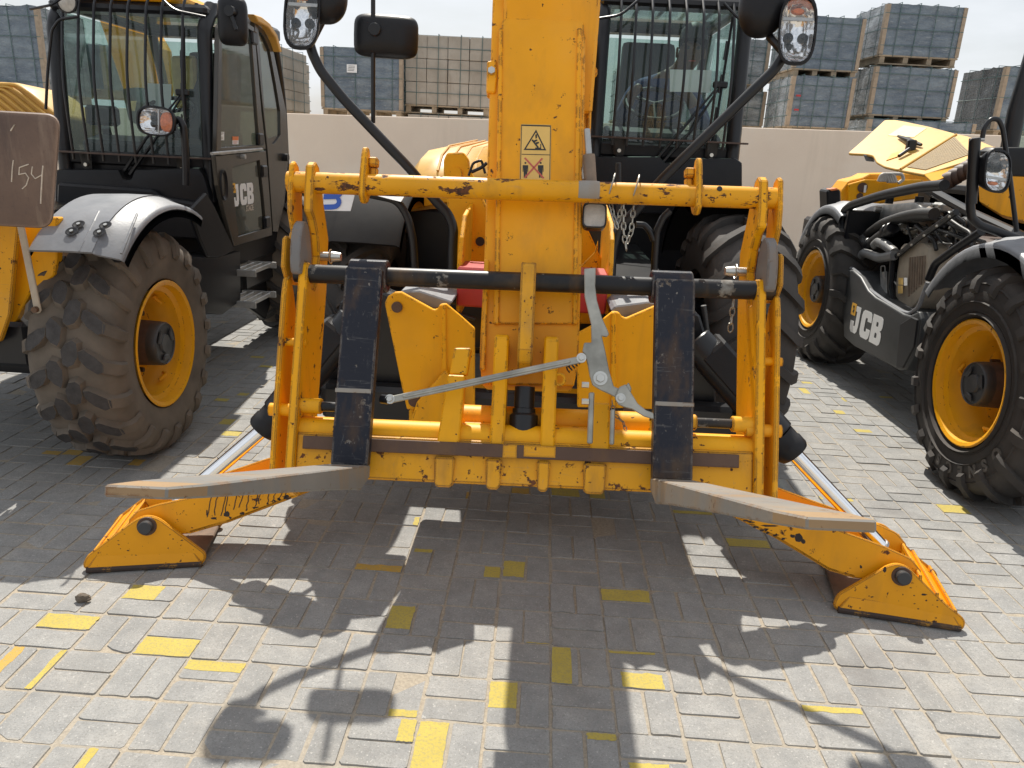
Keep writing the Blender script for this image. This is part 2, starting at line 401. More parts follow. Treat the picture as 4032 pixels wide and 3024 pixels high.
# ================================================================== GROUND
def ground_mats():
    m, nt, b = newmat('joint_sand')
    f = tex(nt, 90, 5, .7); g = tex(nt, 4, 5)
    c = mix(nt, ramp(nt, f, .3, .7), (.24, .20, .15), (.44, .375, .285))
    c = mix(nt, math_n(nt, 'MULTIPLY', ramp(nt, g, .35, .7), .6), c, (.29, .275, .245))
    nt.links.new(c, b.inputs['Base Color']); b.inputs['Roughness'].default_value = .95
    bump(nt, b, f, .8, .004)
    MT['sand'] = m
    def conc(name, far=False):
        m, nt, b = newmat(name)
        oi = nd(nt, 'ShaderNodeObjectInfo')
        co = nd(nt, 'ShaderNodeTexCoord')
        def wn(scale, det, rough=.6):
            n = nd(nt, 'ShaderNodeTexNoise'); n.inputs['Scale'].default_value = scale; n.inputs['Detail'].default_value = det; n.inputs['Roughness'].default_value = rough
            ge = nd(nt, 'ShaderNodeNewGeometry'); nt.links.new(ge.outputs['Position'], n.inputs[0]); return n.outputs[0]
        if far:
            ge = nd(nt, 'ShaderNodeNewGeometry'); rnd = ge.outputs['Random Per Island']
        else: rnd = oi.outputs['Random']
        tone = ramp(nt, rnd, 0, 1, (.222, .221, .215, 1), (.305, .300, .287, 1))
        c = mix(nt, ramp(nt, wn(7, 6), .3, .72), tone, (.335, .330, .318))
        c = mix(nt, math_n(nt, 'MULTIPLY', ramp(nt, wn(2.1, 5), .45, .75), .45), c, (.37, .335, .285))     # sandy dust
        if not far:      # sand dragged over the edges of each block
            sx = nd(nt, 'ShaderNodeSeparateXYZ'); nt.links.new(co.outputs['Generated'], sx.inputs[0])
            d_ = None
            for ax_ in 'XY':
                q_ = math_n(nt, 'ABSOLUTE', math_n(nt, 'SUBTRACT', sx.outputs[ax_], .5)); d_ = q_ if d_ is None else math_n(nt, 'MAXIMUM', d_, q_)
            ed_ = math_n(nt, 'ADD', ramp(nt, d_, .36, .50), math_n(nt, 'SUBTRACT', wn(22, 6, .7), .5))
            c = mix(nt, math_n(nt, 'MULTIPLY', ramp(nt, ed_, .62, 1.0), .55), c, (.40, .345, .265))
        c = mix(nt, ramp(nt, wn(9, 8, .72), .38, .68), c, mix(nt, .55, c, (.17, .172, .172)))
        c = mix(nt, math_n(nt, 'MULTIPLY', ramp(nt, wn(46, 6, .75), .50, .70), .5), c, (.19, .188, .18))
        c = mix(nt, math_n(nt, 'MULTIPLY', ramp(nt, wn(170, 3, .7), .5, .68), .55), c, (.15, .145, .135))     # dark aggregate
        c = mix(nt, math_n(nt, 'MULTIPLY', ramp(nt, wn(120, 2, .6), .62, .72), .5), c, (.55, .53, .49))       # pale aggregate
        c = mix(nt, math_n(nt, 'MULTIPLY', ramp(nt, wn(14, 7, .75), .635, .70), .6), c, (.52, .50, .47))       # scuffs
        c = mix(nt, math_n(nt, 'MULTIPLY', ramp(nt, wn(1.3, 4), .60, .72), .35), c, (.13, .115, .105))        # old oil
        nt.links.new(c, b.inputs['Base Color']); b.inputs['Roughness'].default_value = .88
        b.inputs['Specular IOR Level'].default_value = .3
        h = math_n(nt, 'ADD', math_n(nt, 'MULTIPLY', wn(190, 3, .7), .6), wn(40, 5))
        bump(nt, b, h, .55, .0035)
        return m
    MT['conc'] = conc('paver_concrete'); MT['conc_far'] = conc('paver_concrete_far', True)
    def yel(name, col):
        m, nt, b = newmat(name)
        ge = nd(nt, 'ShaderNodeNewGeometry')
        def wn(scale, det, rough=.6):
            n = nd(nt, 'ShaderNodeTexNoise'); n.inputs['Scale'].default_value = scale; n.inputs['Detail'].default_value = det; n.inputs['Roughness'].default_value = rough
            nt.links.new(ge.outputs['Position'], n.inputs[0]); return n.outputs[0]
        c = mix(nt, ramp(nt, wn(9, 5), .3, .7), tuple(q * .86 for q in col), col)
        c = mix(nt, math_n(nt, 'MULTIPLY', ramp(nt, wn(110, 4, .7), .47, .62), .75), c, (.30, .255, .10))
        c = mix(nt, ramp(nt, wn(17, 7, .75), .655, .675), c, (.28, .27, .24))
        nt.links.new(c, b.inputs['Base Color']); b.inputs['Roughness'].default_value = .8
        bump(nt, b, wn(150, 3, .7), .5, .003)
        return m
    MT['pyellow'] = yel('yellow_road_paint', (.47, .365, .070)); MT['porange'] = yel('orange_road_paint', (.50, .30, .055))
ground_mats()
PAV = tag(MB().add([(-60, -40, -.0030), (60, -40, -.0030), (60, 80, -.0030), (-60, 80, -.0030)], [(0, 1, 2, 3)]).build('pavement', MT['sand']), kind='structure')
PAINT = [(-9, 1, 0, 0.0, 1.0, 0.17, 1.0, 0), (-8, 0, 0, 0.0, 0.65, 0.0, 1.0, 0), (-7, 1, 1, 0.0, 1.0, 0.0, 1.0, 0), (-6, 2, 0, 0.0, 1.0, 0.0, 0.53, 0), (-9, 2, 1, 0.72, 1.0, 0.0, 1.0, 0), (-7, 4, 1, 0.0, 0.33, 0.0, 0.54, 0), (-9, 2, 0, 0.18, 0.54, 0.0, 0.67, 1), (-3, 0, 0, 0.0, 1.0, 0.13, 0.83, 0), (-3, 2, 1, 0.0, 1.0, 0.83, 1.0, 0), (-3, 3, 0, 0.73, 1.0, 0.0, 1.0, 0), (-5, 2, 0, 0.91, 1.0, 0.35, 0.77, 0), (-2, 3, 0, 0.0, 1.0, 0.0, 1.0, 0), (-1, 2, 0, 0.0, 1.0, 0.0, 0.63, 0), (0, 1, 0, 0.0, 0.73, 0.0, 1.0, 0), (0, 3, 1, 0.0, 1.0, 0.0, 0.16, 0), (-1, 0, 1, 0.12, 1, 0.95, 1, 0), (1, 1, 1, 0.18, 0.87, 0.2, 1.0, 0), (1, 3, 1, 0.13, 0.71, 0.12, 0.46, 0), (1, 1, 0, 0.0, 0.84, 0.0, 0.17, 0), (4, 2, 0, 0.0, 1.0, 0.17, 0.43, 0), (-2, -2, 1, 0.65, 1.0, 0.0, 0.84, 0), (-1, -2, 0, 0.0, 1.0, 0.26, 0.86, 0), (-3, -2, 0, 0.18, 1.0, 0.0, 0.16, 0), (-4, -4, 1, 0.86, 1.0, 0.17, 1.0, 0), (0, -6, 1, 0.0, 0.74, 0.0, 1.0, 0), (-4, -2, 1, 0.0, 1.0, 0.49, 1.0, 1), (-1, -6, 0, 0.0, 1.0, 0.63, 1.0, 1), (-3, -5, 0, 0.91, 1.0, 0.16, 1.0, 1), (1, -6, 0, 0.0, 0.82, 0.15, 1.0, 0), (3, -5, 0, 0.0, 1.0, 0.65, 1.0, 0), (4, -4, 1, 0.0, 1.0, 0.23, 1.0, 0), (1, -1, 0, 0.0, 1.0, 0.14, 1.0, 0), (10, -17, 0, 0.0, 0.84, 0.13, 0.39, 0), (9, -16, 1, 0.22, 0.78, 0.0, 0.74, 0), (10, -14, 1, 0.0, 0.37, 0.2, 1.0, 0), (10, -12, 1, 0.0, 0.56, 0.0, 0.58, 0), (7, -6, 0, 0.0, 0.18, 0.0, 0.2, 0), (7, -6, 1, 0.38, 0.76, 0.0, 0.2, 0), (10, -6, 0, 0.0, 0.72, 0.0, 1.0, 0), (10, -15, 1, 0.73, 1.0, 0.0, 0.47, 0), (12, -16, 1, 0.49, 1.0, 0.0, 0.46, 0), (-14, -6, 0, 0.51, 1.0, 0.32, 0.78, 1), (-13, -6, 0, 0.0, 1.0, 0.0, 0.36, 1), (-11, -6, 0, 0.0, 0.68, 0.37, 0.76, 1), (-13, -6, 1, 0.0, 0.86, 0.38, 1.0, 1), (-11, -11, 0, 0.0, 0.46, 0.41, 1.0, 0), (-10, -9, 0, 0.0, 0.79, 0.0, 0.48, 0), (-10, -8, 0, 0.46, 1.0, 0.0, 0.73, 0), (-11, -12, 1, 0.0, 0.74, 0.55, 0.82, 0), (-12, -16, 0, 0.24, 0.75, 0.0, 0.55, 0), (-11, -15, 0, 0.0, 0.49, 0.45, 1.0, 0)]
P = .2
rp = random.Random(3)
def paver_mesh(mb, cx, cy, lx, ly, z, rot, tilt, cut=None, paint=None, seed=0):
    """one concrete block: worn outline, chamfer, sides; optional broken corner and painted patch on its top"""
    r_ = random.Random(seed)
    hx, hy = lx / 2, ly / 2
    c, s = math.cos(rot), math.sin(rot)
    k = .003 + r_.random() * .0025
    out = []
    cor = [(-hx, -hy), (hx, -hy), (hx, hy), (-hx, hy)]
    for q, (px, py) in enumerate(cor):
        sx, sy = (1 if px > 0 else -1), (1 if py > 0 else -1)
        ca = cb = k * (1 + r_.random())
        if cut and cut[0] == q: ca, cb = cut[1], cut[2]
        A_ = (px - sx * ca, py); B_ = (px, py - sy * cb)
        if q in (0, 2): out += [B_, A_] if q == 0 else [B_, A_]
        else: out += [A_, B_]
        if cut and cut[0] == q:
            mid = (px - sx * ca * .38, py - sy * cb * .42); out.insert(len(out) - 1, mid)
    def T(x, y, zz): return (cx + x * c - y * s, cy + x * s + y * c, z + zz + x * tilt[0] + y * tilt[1])
    # worn arrises: extra points along the long sides, pushed in here and there
    o2 = []
    for a_, b_ in zip(out, out[1:] + out[:1]):
        o2.append(a_); L_ = math.hypot(b_[0] - a_[0], b_[1] - a_[1])
        if L_ > .06 and len(out) + len(o2) < 24:
            m_ = 2 if L_ > .12 else 1
            for t in range(m_):
                f = (t + .5 + r_.uniform(-.2, .2)) / m_; e_ = r_.uniform(.0, .0010) if r_.random() < .84 else r_.uniform(.002, .006)
                x, y = a_[0] + (b_[0] - a_[0]) * f, a_[1] + (b_[1] - a_[1]) * f
                nx, ny = -(b_[1] - a_[1]) / L_, (b_[0] - a_[0]) / L_
                o2.append((x + nx * e_, y + ny * e_))
    out = o2
    n = len(out); ch = .003
    top = [T(x * (1 - ch / hx), y * (1 - ch / hy), 0) for x, y in out]
    ed = [T(x * (1 + .0006 / hx), y * (1 + .0006 / hy), -.012) for x, y in out]
    mb.mi = 0
    mb.add(top + ed, [list(range(n))] + [(i, n + i, n + (i + 1) % n, (i + 1) % n) for i in range(n)])
    if paint:
        x0, x1, y0, y1, kind = paint
        e = .004
        x0, x1 = max(x0, -hx + e), min(x1, hx - e); y0, y1 = max(y0, -hy + e), min(y1, hy - e)
        if x1 - x0 > .004 and y1 - y0 > .004:
            mb.mi = 1 + kind; pts = []
            for (ax, ay, bx, by) in ((x0, y0, x1, y0), (x1, y0, x1, y1), (x1, y1, x0, y1), (x0, y1, x0, y0)):
                m_ = 6
                for t in range(m_):
                    f = t / m_; jx, jy = (r_.uniform(-1, 1) * .0022, r_.uniform(-1, 1) * .0022)
                    if r_.random() < .1: jx, jy = jx * 3, jy * 3
                    pts.append(T(min(max(ax + (bx - ax) * f + jx, -hx + .002), hx - .002), min(max(ay + (by - ay) * f + jy, -hy + .002), hy - .002), .0007))
            mb.add(pts, [list(range(len(pts)))])
            mb.mi = 0
pd = {}
for (i, j, h, a, b, c, d, k) in PAINT: pd.setdefault((i, j, h), []).append((a, b, c, d, k))
CUTS = {(-8, 1, 1): (0, .075, .03), (-5, 2, 0): (2, .045, .035), (-9, 1, 0): (2, .03, .045), (-4, 1, 0): (3, .05, .03), (3, 3, 0): (3, .06, .02), (7, 1, 0): (3, .05, .018), (-3, -1, 0): (0, .03, .02), (6, 2, 1): (3, .07, .02), (-8, 3, 0): (0, .06, .045), (1, 0, 1): (2, .03, .03), (2, 4, 0): (3, .05, .09), (2, -1, 0): (3, .05, .03)}
cells = []
for i in range(-46, 50):
    for j in range(-46, 6):
        for h in (0, 1):
            hor = (i + j) % 2 == 0
            if hor: cx, cy, lx, ly = (i + .5) * P, -(j + .25 + .5 * h) * P, P, P / 2
            else: cx, cy, lx, ly = (i + .25 + .5 * h) * P, -(j + .5) * P, P / 2, P
            u, v_, dep = proj(V((cx, cy, 0)))
            vis = dep > .3 and -60 < u < 2270 and 200 < v_ < 1730
            cells.append((dep if vis else 900 + (cx ** 2 + cy ** 2) ** .5, vis, i, j, h, hor, cx, cy, lx, ly))
cells.sort(key=lambda t: t[0])
far = MB(); n_ind = 0
shared = {}
for (dep, vis, i, j, h, hor, cx, cy, lx, ly) in cells:
    if cy > 9.5: continue
    g = .0022 + rp.random() * .0028
    rot = rp.gauss(0, .008); dx, dy = rp.gauss(0, .0015), rp.gauss(0, .0015)
    z = rp.gauss(0, .0013); tl = (rp.gauss(0, .006), rp.gauss(0, .006))
    pnt = None
    if (i, j, h) in pd:
        a, b, c, d, k = pd[(i, j, h)][0]
        pnt = (-lx / 2 + a * lx, -lx / 2 + b * lx, ly / 2 - d * ly, ly / 2 - c * ly, k)
    cut = CUTS.get((i, j, h))
    if cut is None and rp.random() < .14: cut = (rp.randrange(4), rp.uniform(.008, .026), rp.uniform(.007, .020))
    if vis and n_ind < 300:
        n_ind += 1
        key = None
        if not pnt and (i, j, h) not in CUTS:
            key = (hor, rp.randrange(9))
        if key and key in shared: me = shared[key]
        else:
            mb = MB(); paver_mesh(mb, 0, 0, lx - g, ly - g, 0, 0, (0, 0), cut, pnt, i * 991 + j * 37 + h)
            q = mb.build('paver', [MT['conc'], MT['pyellow'], MT['porange']], None); me = q.data; bpy.data.objects.remove(q)
            if key: shared[key] = me
        o = bpy.data.objects.new('paver', me); COL.objects.link(o); o.parent = PAV
        o.location = (cx + dx, cy + dy, z); o.rotation_euler = (tl[1], -tl[0], rot)
        if pnt and (pnt[1] - pnt[0]) * (pnt[3] - pnt[2]) > .004: o['label'] = 'paver with a patch of old yellow road paint'
    else:
        paver_mesh(far, cx + dx, cy + dy, lx - g, ly - g, z, rot, tl, cut if dep < 6 else None, pnt, i * 991 + j * 37 + h)
fo = far.build('paver', [MT['conc_far'], MT['pyellow'], MT['porange']], PAV, recalc=False); fo['kind'] = 'stuff'

# small stone lying on the pavers
mb = MB(); c0 = onz(181, 1299)
bm = bmesh.new(); bmesh.ops.create_icosphere(bm, subdivisions=3, radius=1)
vs = []
for v in bm.verts:
    d = 1 + .35 * noise.noise(v.co * 1.3 + V((3, 1, 7))) + .12 * noise.noise(v.co * 4)
    vs.append(c0 + V((v.co.x * .027 * d, v.co.y * .016 * d, .014 + max(v.co.z, -.75) * .017 * d)))
mb.add(vs, [[v.index for v in f.verts] for f in bm.faces]); bm.free()
tag(mb.build('loose_stone', MT['stone']), 'small brown stone lying on the sunlit pavers in front of the left stabiliser foot', 'stone')

# ================================================================== WALL
def wallmat():
    m, nt, b = newmat('beige_wall_render')
    st2 = tex(nt, 1.1, 6, .7, 'Object', (1, 1, .10)); ru = tex(nt, .5, 5, .65)
    f = tex(nt, 1.2, 5, .6); s = tex(nt, 2.0, 5, .6, 'Object', (1, 1, .25)); g = tex(nt, 120, 3)
    c = mix(nt, ramp(nt, f, .3, .7), (.76, .625, .50), (.82, .685, .55))
    c = mix(nt, math_n(nt, 'MULTIPLY', ramp(nt, s, .55, .75), .35), c, (.74, .67, .57))
    c = mix(nt, math_n(nt, 'MULTIPLY', ramp(nt, g, .6, .7), .25), c, (.48, .40, .31))
    c = mix(nt, math_n(nt, 'MULTIPLY', ramp(nt, st2, .56, .72), .30), c, (.50, .40, .30))
    c = mix(nt, math_n(nt, 'MULTIPLY', ramp(nt, ru, .52, .60), .35), c, (.84, .74, .62))
    nt.links.new(c, b.inputs['Base Color']); b.inputs['Roughness'].default_value = .85; bump(nt, b, g, .2, .003)
    return m
wl, wr = V((-9, 9.6, 0)), V((10.5, 7.9, 0))
wd = (wr - wl).normalized(); wn_ = V((-wd.y, wd.x, 0))
WALL = thing('perimeter_wall', (wl + wr) / 2, 'long beige rendered boundary wall behind the parked machines, below the stacked crates', 'wall')
def wz(p): return lerp(2.005, 2.125, (p.x + 3.5) / 9)
ps = [wl, wr]
MB().prism([wl + V((0, 0, -.3)), wr + V((0, 0, -.3)), wr + V((0, 0, wz(wr))), wl + V((0, 0, wz(wl)))], wn_ * .2).build('wall_panel', wallmat(), WALL, bevel=.01)

# ================================================================== CRATES BEHIND THE WALL
def wrapmat(name, col, filmcol, rough, streak):
    m, nt, b = newmat(name)
    a = tex(nt, 3.2, 7, .68, 'Object', (1, 1, 2.6)); d = tex(nt, 5, 6, .7, 'Object', (2.5, 2.5, .5)); w = tex(nt, 14, 5, .7, 'Object', (.5, .5, 3))
    c = mix(nt, ramp(nt, a, .36, .68), col, filmcol)
    c = mix(nt, math_n(nt, 'MULTIPLY', ramp(nt, w, .58, .74), streak), c, (.52, .56, .58))
    nt.links.new(c, b.inputs['Base Color']); b.inputs['Roughness'].default_value = rough
    b.inputs['Coat Weight'].default_value = .35; b.inputs['Coat Roughness'].default_value = .15
    h = math_n(nt, 'ADD', a, math_n(nt, 'ADD', math_n(nt, 'MULTIPLY', w, .5), math_n(nt, 'MULTIPLY', d, .6)))
    bump(nt, b, h, .55, .05); return m
MT['wrap'] = wrapmat('blue_film', (.080, .112, .155), (.19, .235, .275), .26, .45)
MT['wrapside'] = wrapmat('sunlit_shiny_film', (.12, .14, .155), (.36, .39, .41), .14, .75)  # lighter film copy: sunlight on the side faces put into its colour
MT['wrapblack'] = wrapmat('black_film', (.012, .016, .020), (.05, .06, .07), .14, .55)
def cartonmat():
    m, nt, b = newmat('dirty_carton')
    f = tex(nt, 2.2, 6, .65); s = tex(nt, 6, 5, .7, 'Object', (1, 1, .2))
    c = mix(nt, ramp(nt, f, .3, .7), (.30, .265, .22), (.42, .385, .335))
    c = mix(nt, math_n(nt, 'MULTIPLY', ramp(nt, s, .55, .8), .6), c, (.20, .155, .115))
    nt.links.new(c, b.inputs['Base Color']); b.inputs['Roughness'].default_value = .8; bump(nt, b, f, .3, .03); return m
MT['carton'] = cartonmat()

def crate(xl, xr, yt, yb, Y, dep, label, kind='wrap', yaw=0.0, cols=4, rows=3, pallet=True, name='wrapped_pallet', side='wrapside', lab=False, red=False):
    a, b_ = ony(xl, yb, Y), ony(xr, yb, Y)
    zt = (ony(xl, yt, Y).z + ony(xr, yt, Y).z) / 2; zb = (a.z + b_.z) / 2
    w = (b_ - a).length; c = (a + b_) / 2; h = zt - zb
    ex = V((math.cos(yaw), math.sin(yaw), 0)); ey = V((-math.sin(yaw), math.cos(yaw), 0)); ez = V((0, 0, 1))
    pz = .13 if pallet else 0
    t = thing(name, V((c.x, c.y + dep / 2, zb - pz)), label, 'crate', 'crates stacked behind the wall')
    rr = random.Random(int(xl * 7 + yb))
    o = V((c.x, c.y, zb))
    W_ = lambda u, d, z: o + ex * u + ey * d + ez * z
    if kind == 'carton':
        nc, nr = 4, 3
        for i in range(nc):
            for k in range(nr):
                q = MB(); g = .006
                q.box(W_(-w / 2 + w * (i + .5) / nc + rr.uniform(-.004, .004), dep / 2 + rr.uniform(-.012, .012), h * (k + .5) / nr), (w / nc - g, dep, h / nr - g), ex, ey, ez)
                q.build('carton', MT['carton'], t, bevel=.006)
    else:
        # film-wrapped block: subdivided and slumped
        q = MB(); n, m_ = 16, 8
        def surf(u0, z0, f):
            n3 = noise.noise(V((u0 * 3 + xl, z0 * 3, yb + f * 9))) * .018 + noise.noise(V((u0 * 9 + xl, z0 * 9, f * 5 + yb))) * .008
            return n3
        grid = {}
        for f, (pu, pd, nu) in enumerate((((-w / 2, 0), (w / 2, 0), (0, -1)), ((w / 2, 0), (w / 2, dep), (1, 0)), ((w / 2, dep), (-w / 2, dep), (0, 1)), ((-w / 2, dep), (-w / 2, 0), (-1, 0)))):
            vs = []
            for k in range(m_ + 1):
                for i in range(n + 1):
                    s_ = i / n; z0 = h * k / m_; u0 = lerp(pu[0], pd[0], s_); d0 = lerp(pu[1], pd[1], s_)
                    e = surf(u0 + d0, z0, f) * math.sin(math.pi * s_) ** .5
                    if k == m_: z0 += surf(u0 + d0 * 3, 1, 9) * 1.3 + .012 * noise.noise(V((u0 * 22, d0 * 22, yb)))
                    vs.append(W_(u0 + nu[0] * e, d0 + nu[1] * e, z0))
            q.mi = 0 if f in (0, 2) else 1
            q.smooth = True
            q.add(vs, [(k * (n + 1) + i, k * (n + 1) + i + 1, (k + 1) * (n + 1) + i + 1, (k + 1) * (n + 1) + i) for k in range(m_) for i in range(n)])
        q.smooth = False; q.mi = 0
        q.add([W_(-w / 2, 0, h - .004), W_(w / 2, 0, h - .004), W_(w / 2, dep, h - .004), W_(-w / 2, dep, h - .004)], [(0, 1, 2, 3)])
        q.build('film_wrap', [MT[kind], MT[side]], t, recalc=False)
        for (u, d, sx, sy) in ((-w / 2, 0, 1, 1), (w / 2, 0, -1, 1)):
            q = MB(); q.box(W_(u + sx * .012, d - .008, h / 2), (.055, .016, h * .98), ex, ey, ez).box(W_(u - sx * .008, d + .03, h / 2), (.016, .07, h * .98), ex, ey, ez)
            q.build('corner_board', MT['kraft'], t)
    for k in range(rows):
        z0 = h * (k + .55) / rows + rr.uniform(-.02, .02); g = .013
        q = MB(); p = [W_(-w / 2 - g, -g, z0 + rr.uniform(-.01, .01)), W_(w / 2 + g, -g, z0 + rr.uniform(-.015, .015)), W_(w / 2 + g, dep + g, z0), W_(-w / 2 - g, dep + g, z0)]
        q.tube(p, .0065, 4, closed=True); q.build('strap', MT['strap'], t)
    for k in range(cols):
        u = -w / 2 + w * (k + .6) / cols + rr.uniform(-.03, .03); g = .014
        q = MB(); q.tube([W_(u, -g, -.02), W_(u + rr.uniform(-.01, .01), -g, h + .02), W_(u, dep + g, h + .02), W_(u, dep + g, -.02)], .0065, 4, closed=True); q.build('strap', MT['strap'], t)
    for k in range(3):
        d = dep * (k + .5) / 3; g = .014
        q = MB(); q.tube([W_(-w / 2 - g, d, -.02), W_(-w / 2 - g, d, h + .02), W_(w / 2 + g, d, h + .02), W_(w / 2 + g, d, -.02)], .0065, 4, closed=True); q.build('strap', MT['strap'], t)
    if pallet:
        q = MB(); q.box(W_(0, dep / 2, -.012), (w * 1.02, dep * 1.02, .022), ex, ey, ez); q.build('pallet_deck', MT['wood'], t)
        for k in range(4):
            q = MB(); q.box(W_(-w / 2 + .05 + (w - .1) * k / 3, dep / 2, -.068), (.075, dep, .088), ex, ey, ez); q.build('pallet_block', MT['wood'], t)
        for dd in (.05, dep / 2, dep - .05): MB().box(W_(0, dd, -.122), (w, .09, .018), ex, ey, ez).build('pallet_board', MT['wood'], t)
    if lab:
        q = MB(); q.box(W_(w * -.11, -.045, h * .66), (.16, .004, .12), ex, ey, ez); lb = q.build('paper_label', MT['paper'], t)
        for k in range(4):
            q = MB(); q.box(W_(w * -.11 + rr.uniform(-.02, .01), -.048, h * .66 + .035 - k * .022), (.10, .003, .006), ex, ey, ez); q.build('print_line', MT['ink'], lb)
    if red:
        for k in range(2):
            q = MB(); q.box(W_(-w / 2 + .10, -.045, h * (.32 + .28 * k)), (.07, .01, .025), ex, ey, ez); q.build('red_tag', MT['red'], t)
    return t
crate(1897, 2070, 11, 122, 10.2, 1.05, 'blue film-wrapped crate on top of the right-hand stack, against the sky', yaw=.06)
crate(1874, 2050, 146, 250, 10.0, 1.05, 'blue film-wrapped crate directly under the topmost crate of the right-hand stack', yaw=.05)
crate(1712, 1852, 36, 150, 10.0, 1.2, 'grey-blue wrapped crate on the upper level, just right of the lamp on the right arm', yaw=.03, red=False)
crate(1698, 1830, 165, 274, 9.8, 1.2, 'blue wrapped crate with two small red tags standing on the wall line at the right', yaw=.02, red=True)
crate(1600, 1652, 85, 182, 11.5, 1.6, 'shiny film-wrapped crate between the middle cab and the right arm lamp, upper level', kind='wrapside', yaw=.03, cols=2)
crate(1596, 1645, 196, 272, 11.4, 1.6, 'shiny film-wrapped crate seen edge-on beside the middle cab, lower level on the wall', kind='wrapside', yaw=.03, cols=2)
crate(2142, 2320, 146, 284, 9.9, 1.1, 'crate with glossy black film side at the far right, behind the open-bonnet machine', side='wrapblack', yaw=.06)
crate(1872, 2100, 262, 300, 9.7, 1.0, 'low crate at the right showing only its strapped top above the wall', pallet=False, rows=1)
crate(696, 868, 104, 236, 10.2, 1.1, 'blue film-wrapped crate with a white paper label, left of the yellow boom', lab=True, yaw=-.03, side='wrapside')
crate(876, 1056, 78, 229, 10.4, 1.1, 'pallet of dirty beige cartons with green straps, just left of the boom', kind='carton', name='carton_pallet', yaw=.02)
crate(880, 1056, 250, 300, 10.3, 1.1, 'low beige carton crate under the carton pallet left of the boom', kind='carton', name='carton_pallet', pallet=False, rows=1)
crate(470, 600, 92, 232, 9.9, 1.5, 'beige strapped carton crate seen along its side just right of the left cab', kind='carton', name='carton_pallet', yaw=-.02, cols=3)
crate(470, 612, 118, 226, 11.6, 1.5, 'beige strapped carton crate behind the one beside the left cab', kind='carton', name='carton_pallet', yaw=-.02, cols=3)
crate(-70, 104, 12, 196, 9.6, 1.1, 'tall grey-blue wrapped crate at the far left, beyond the ribbed yellow bonnet', rows=4, yaw=-.05)
crate(126, 232, 96, 190, 10.8, 1.1, 'wrapped crate seen through the windscreen of the left cab', yaw=-.04)
crate(1330, 1560, 150, 262, 10.3, 1.1, 'wrapped crate seen through the windows of the middle cab', yaw=.02)
# ================================================================== SHARED BUILDERS
X, Y, Z = V((1, 0, 0)), V((0, 1, 0)), V((0, 0, 1))
def PY(pts, y): return [ony(a, b, y) for a, b in pts]
def PX(pts, x): return [onx(a, b, x) for a, b in pts]
def plate(name, pts, vec, mat_, parent, bevel=.003, rnd=0, seg=1):
    p = round_poly(pts, rnd) if rnd else pts
    return MB().prism(p, vec).build(name, mat_, parent, bevel=bevel, seg=seg)
def rod(name, a, b, r, mat_, parent, seg=16, bevel=0): return MB().cyl(a, b, r, seg).build(name, mat_, parent, bevel=bevel)
def pipe(name, pts, r, mat_, parent, seg=10, rr=.3): return MB().tube(arc_pts(pts, 6, rr), r, seg).build(name, mat_, parent)
def blk(name, a, b, mat_, parent, bevel=.008, seg=1): return MB().bb(a, b).build(name, mat_, parent, bevel=bevel, seg=seg)

_font = {}
def text_mesh(s, size, bold=0.0, depth=.0006):
    cu = bpy.data.curves.new('letter', 'FONT'); cu.body = s; cu.size = size; cu.extrude = depth; cu.offset = bold; cu.align_x = 'CENTER'
    cu.resolution_u = 3
    o = bpy.data.objects.new('letter', cu); COL.objects.link(o)
    dg = bpy.context.evaluated_depsgraph_get(); dg.update()
    me = bpy.data.meshes.new_from_object(o.evaluated_get(dg))
    vs = [v.co.copy() for v in me.vertices]; fs = [list(p.vertices) for p in me.polygons]
    bpy.data.objects.remove(o); bpy.data.curves.remove(cu); bpy.data.meshes.remove(me)
    return vs, fs
def put_text(name, s, size, o, ex, ey, mat_, parent, bold=0.0, depth=.0006, sx=1.0):
    vs, fs = text_mesh(s, size, bold, depth); n = ex.cross(ey).normalized()
    return MB().add([o + ex * v.x * sx + ey * v.y + n * v.z for v in vs], fs).build(name, mat_, parent, recalc=False)

# heavy block letters of the maker's mark, drawn in a 0..1 square
LET = {
 'J': [[(.36, 1), (.86, 1), (.86, .30), (.80, .10), (.66, 0), (.20, 0), (.06, .10), (0, .28), (0, .42), (.36, .42), (.36, .30), (.40, .25), (.50, .25), (.53, .30), (.53, .80), (.36, .80)]],
 'C': [[(1, .64), (.62, .64), (.62, .70), (.58, .75), (.44, .75), (.40, .70), (.40, .30), (.44, .25), (.58, .25), (.62, .30), (.62, .38), (1, .38), (1, .24), (.94, .08), (.80, 0), (.22, 0), (.07, .08), (0, .24), (0, .78), (.07, .93), (.22, 1), (.80, 1), (.94, .93), (1, .78)]],
 'B': [[(0, 0), (0, 1), (.40, 1), (.40, 0)], [(.40, 1), (.80, 1), (.93, .94), (.98, .82), (.98, .66), (.92, .55), (.80, .51), (.40, .51), (.40, .62), (.56, .62), (.60, .65), (.60, .74), (.56, .78), (.40, .78)], [(.40, .51), (.80, .51), (.93, .46), (1, .34), (1, .18), (.94, .06), (.80, 0), (.40, 0), (.40, .22), (.56, .22), (.61, .25), (.61, .36), (.56, .40), (.40, .40)]]}
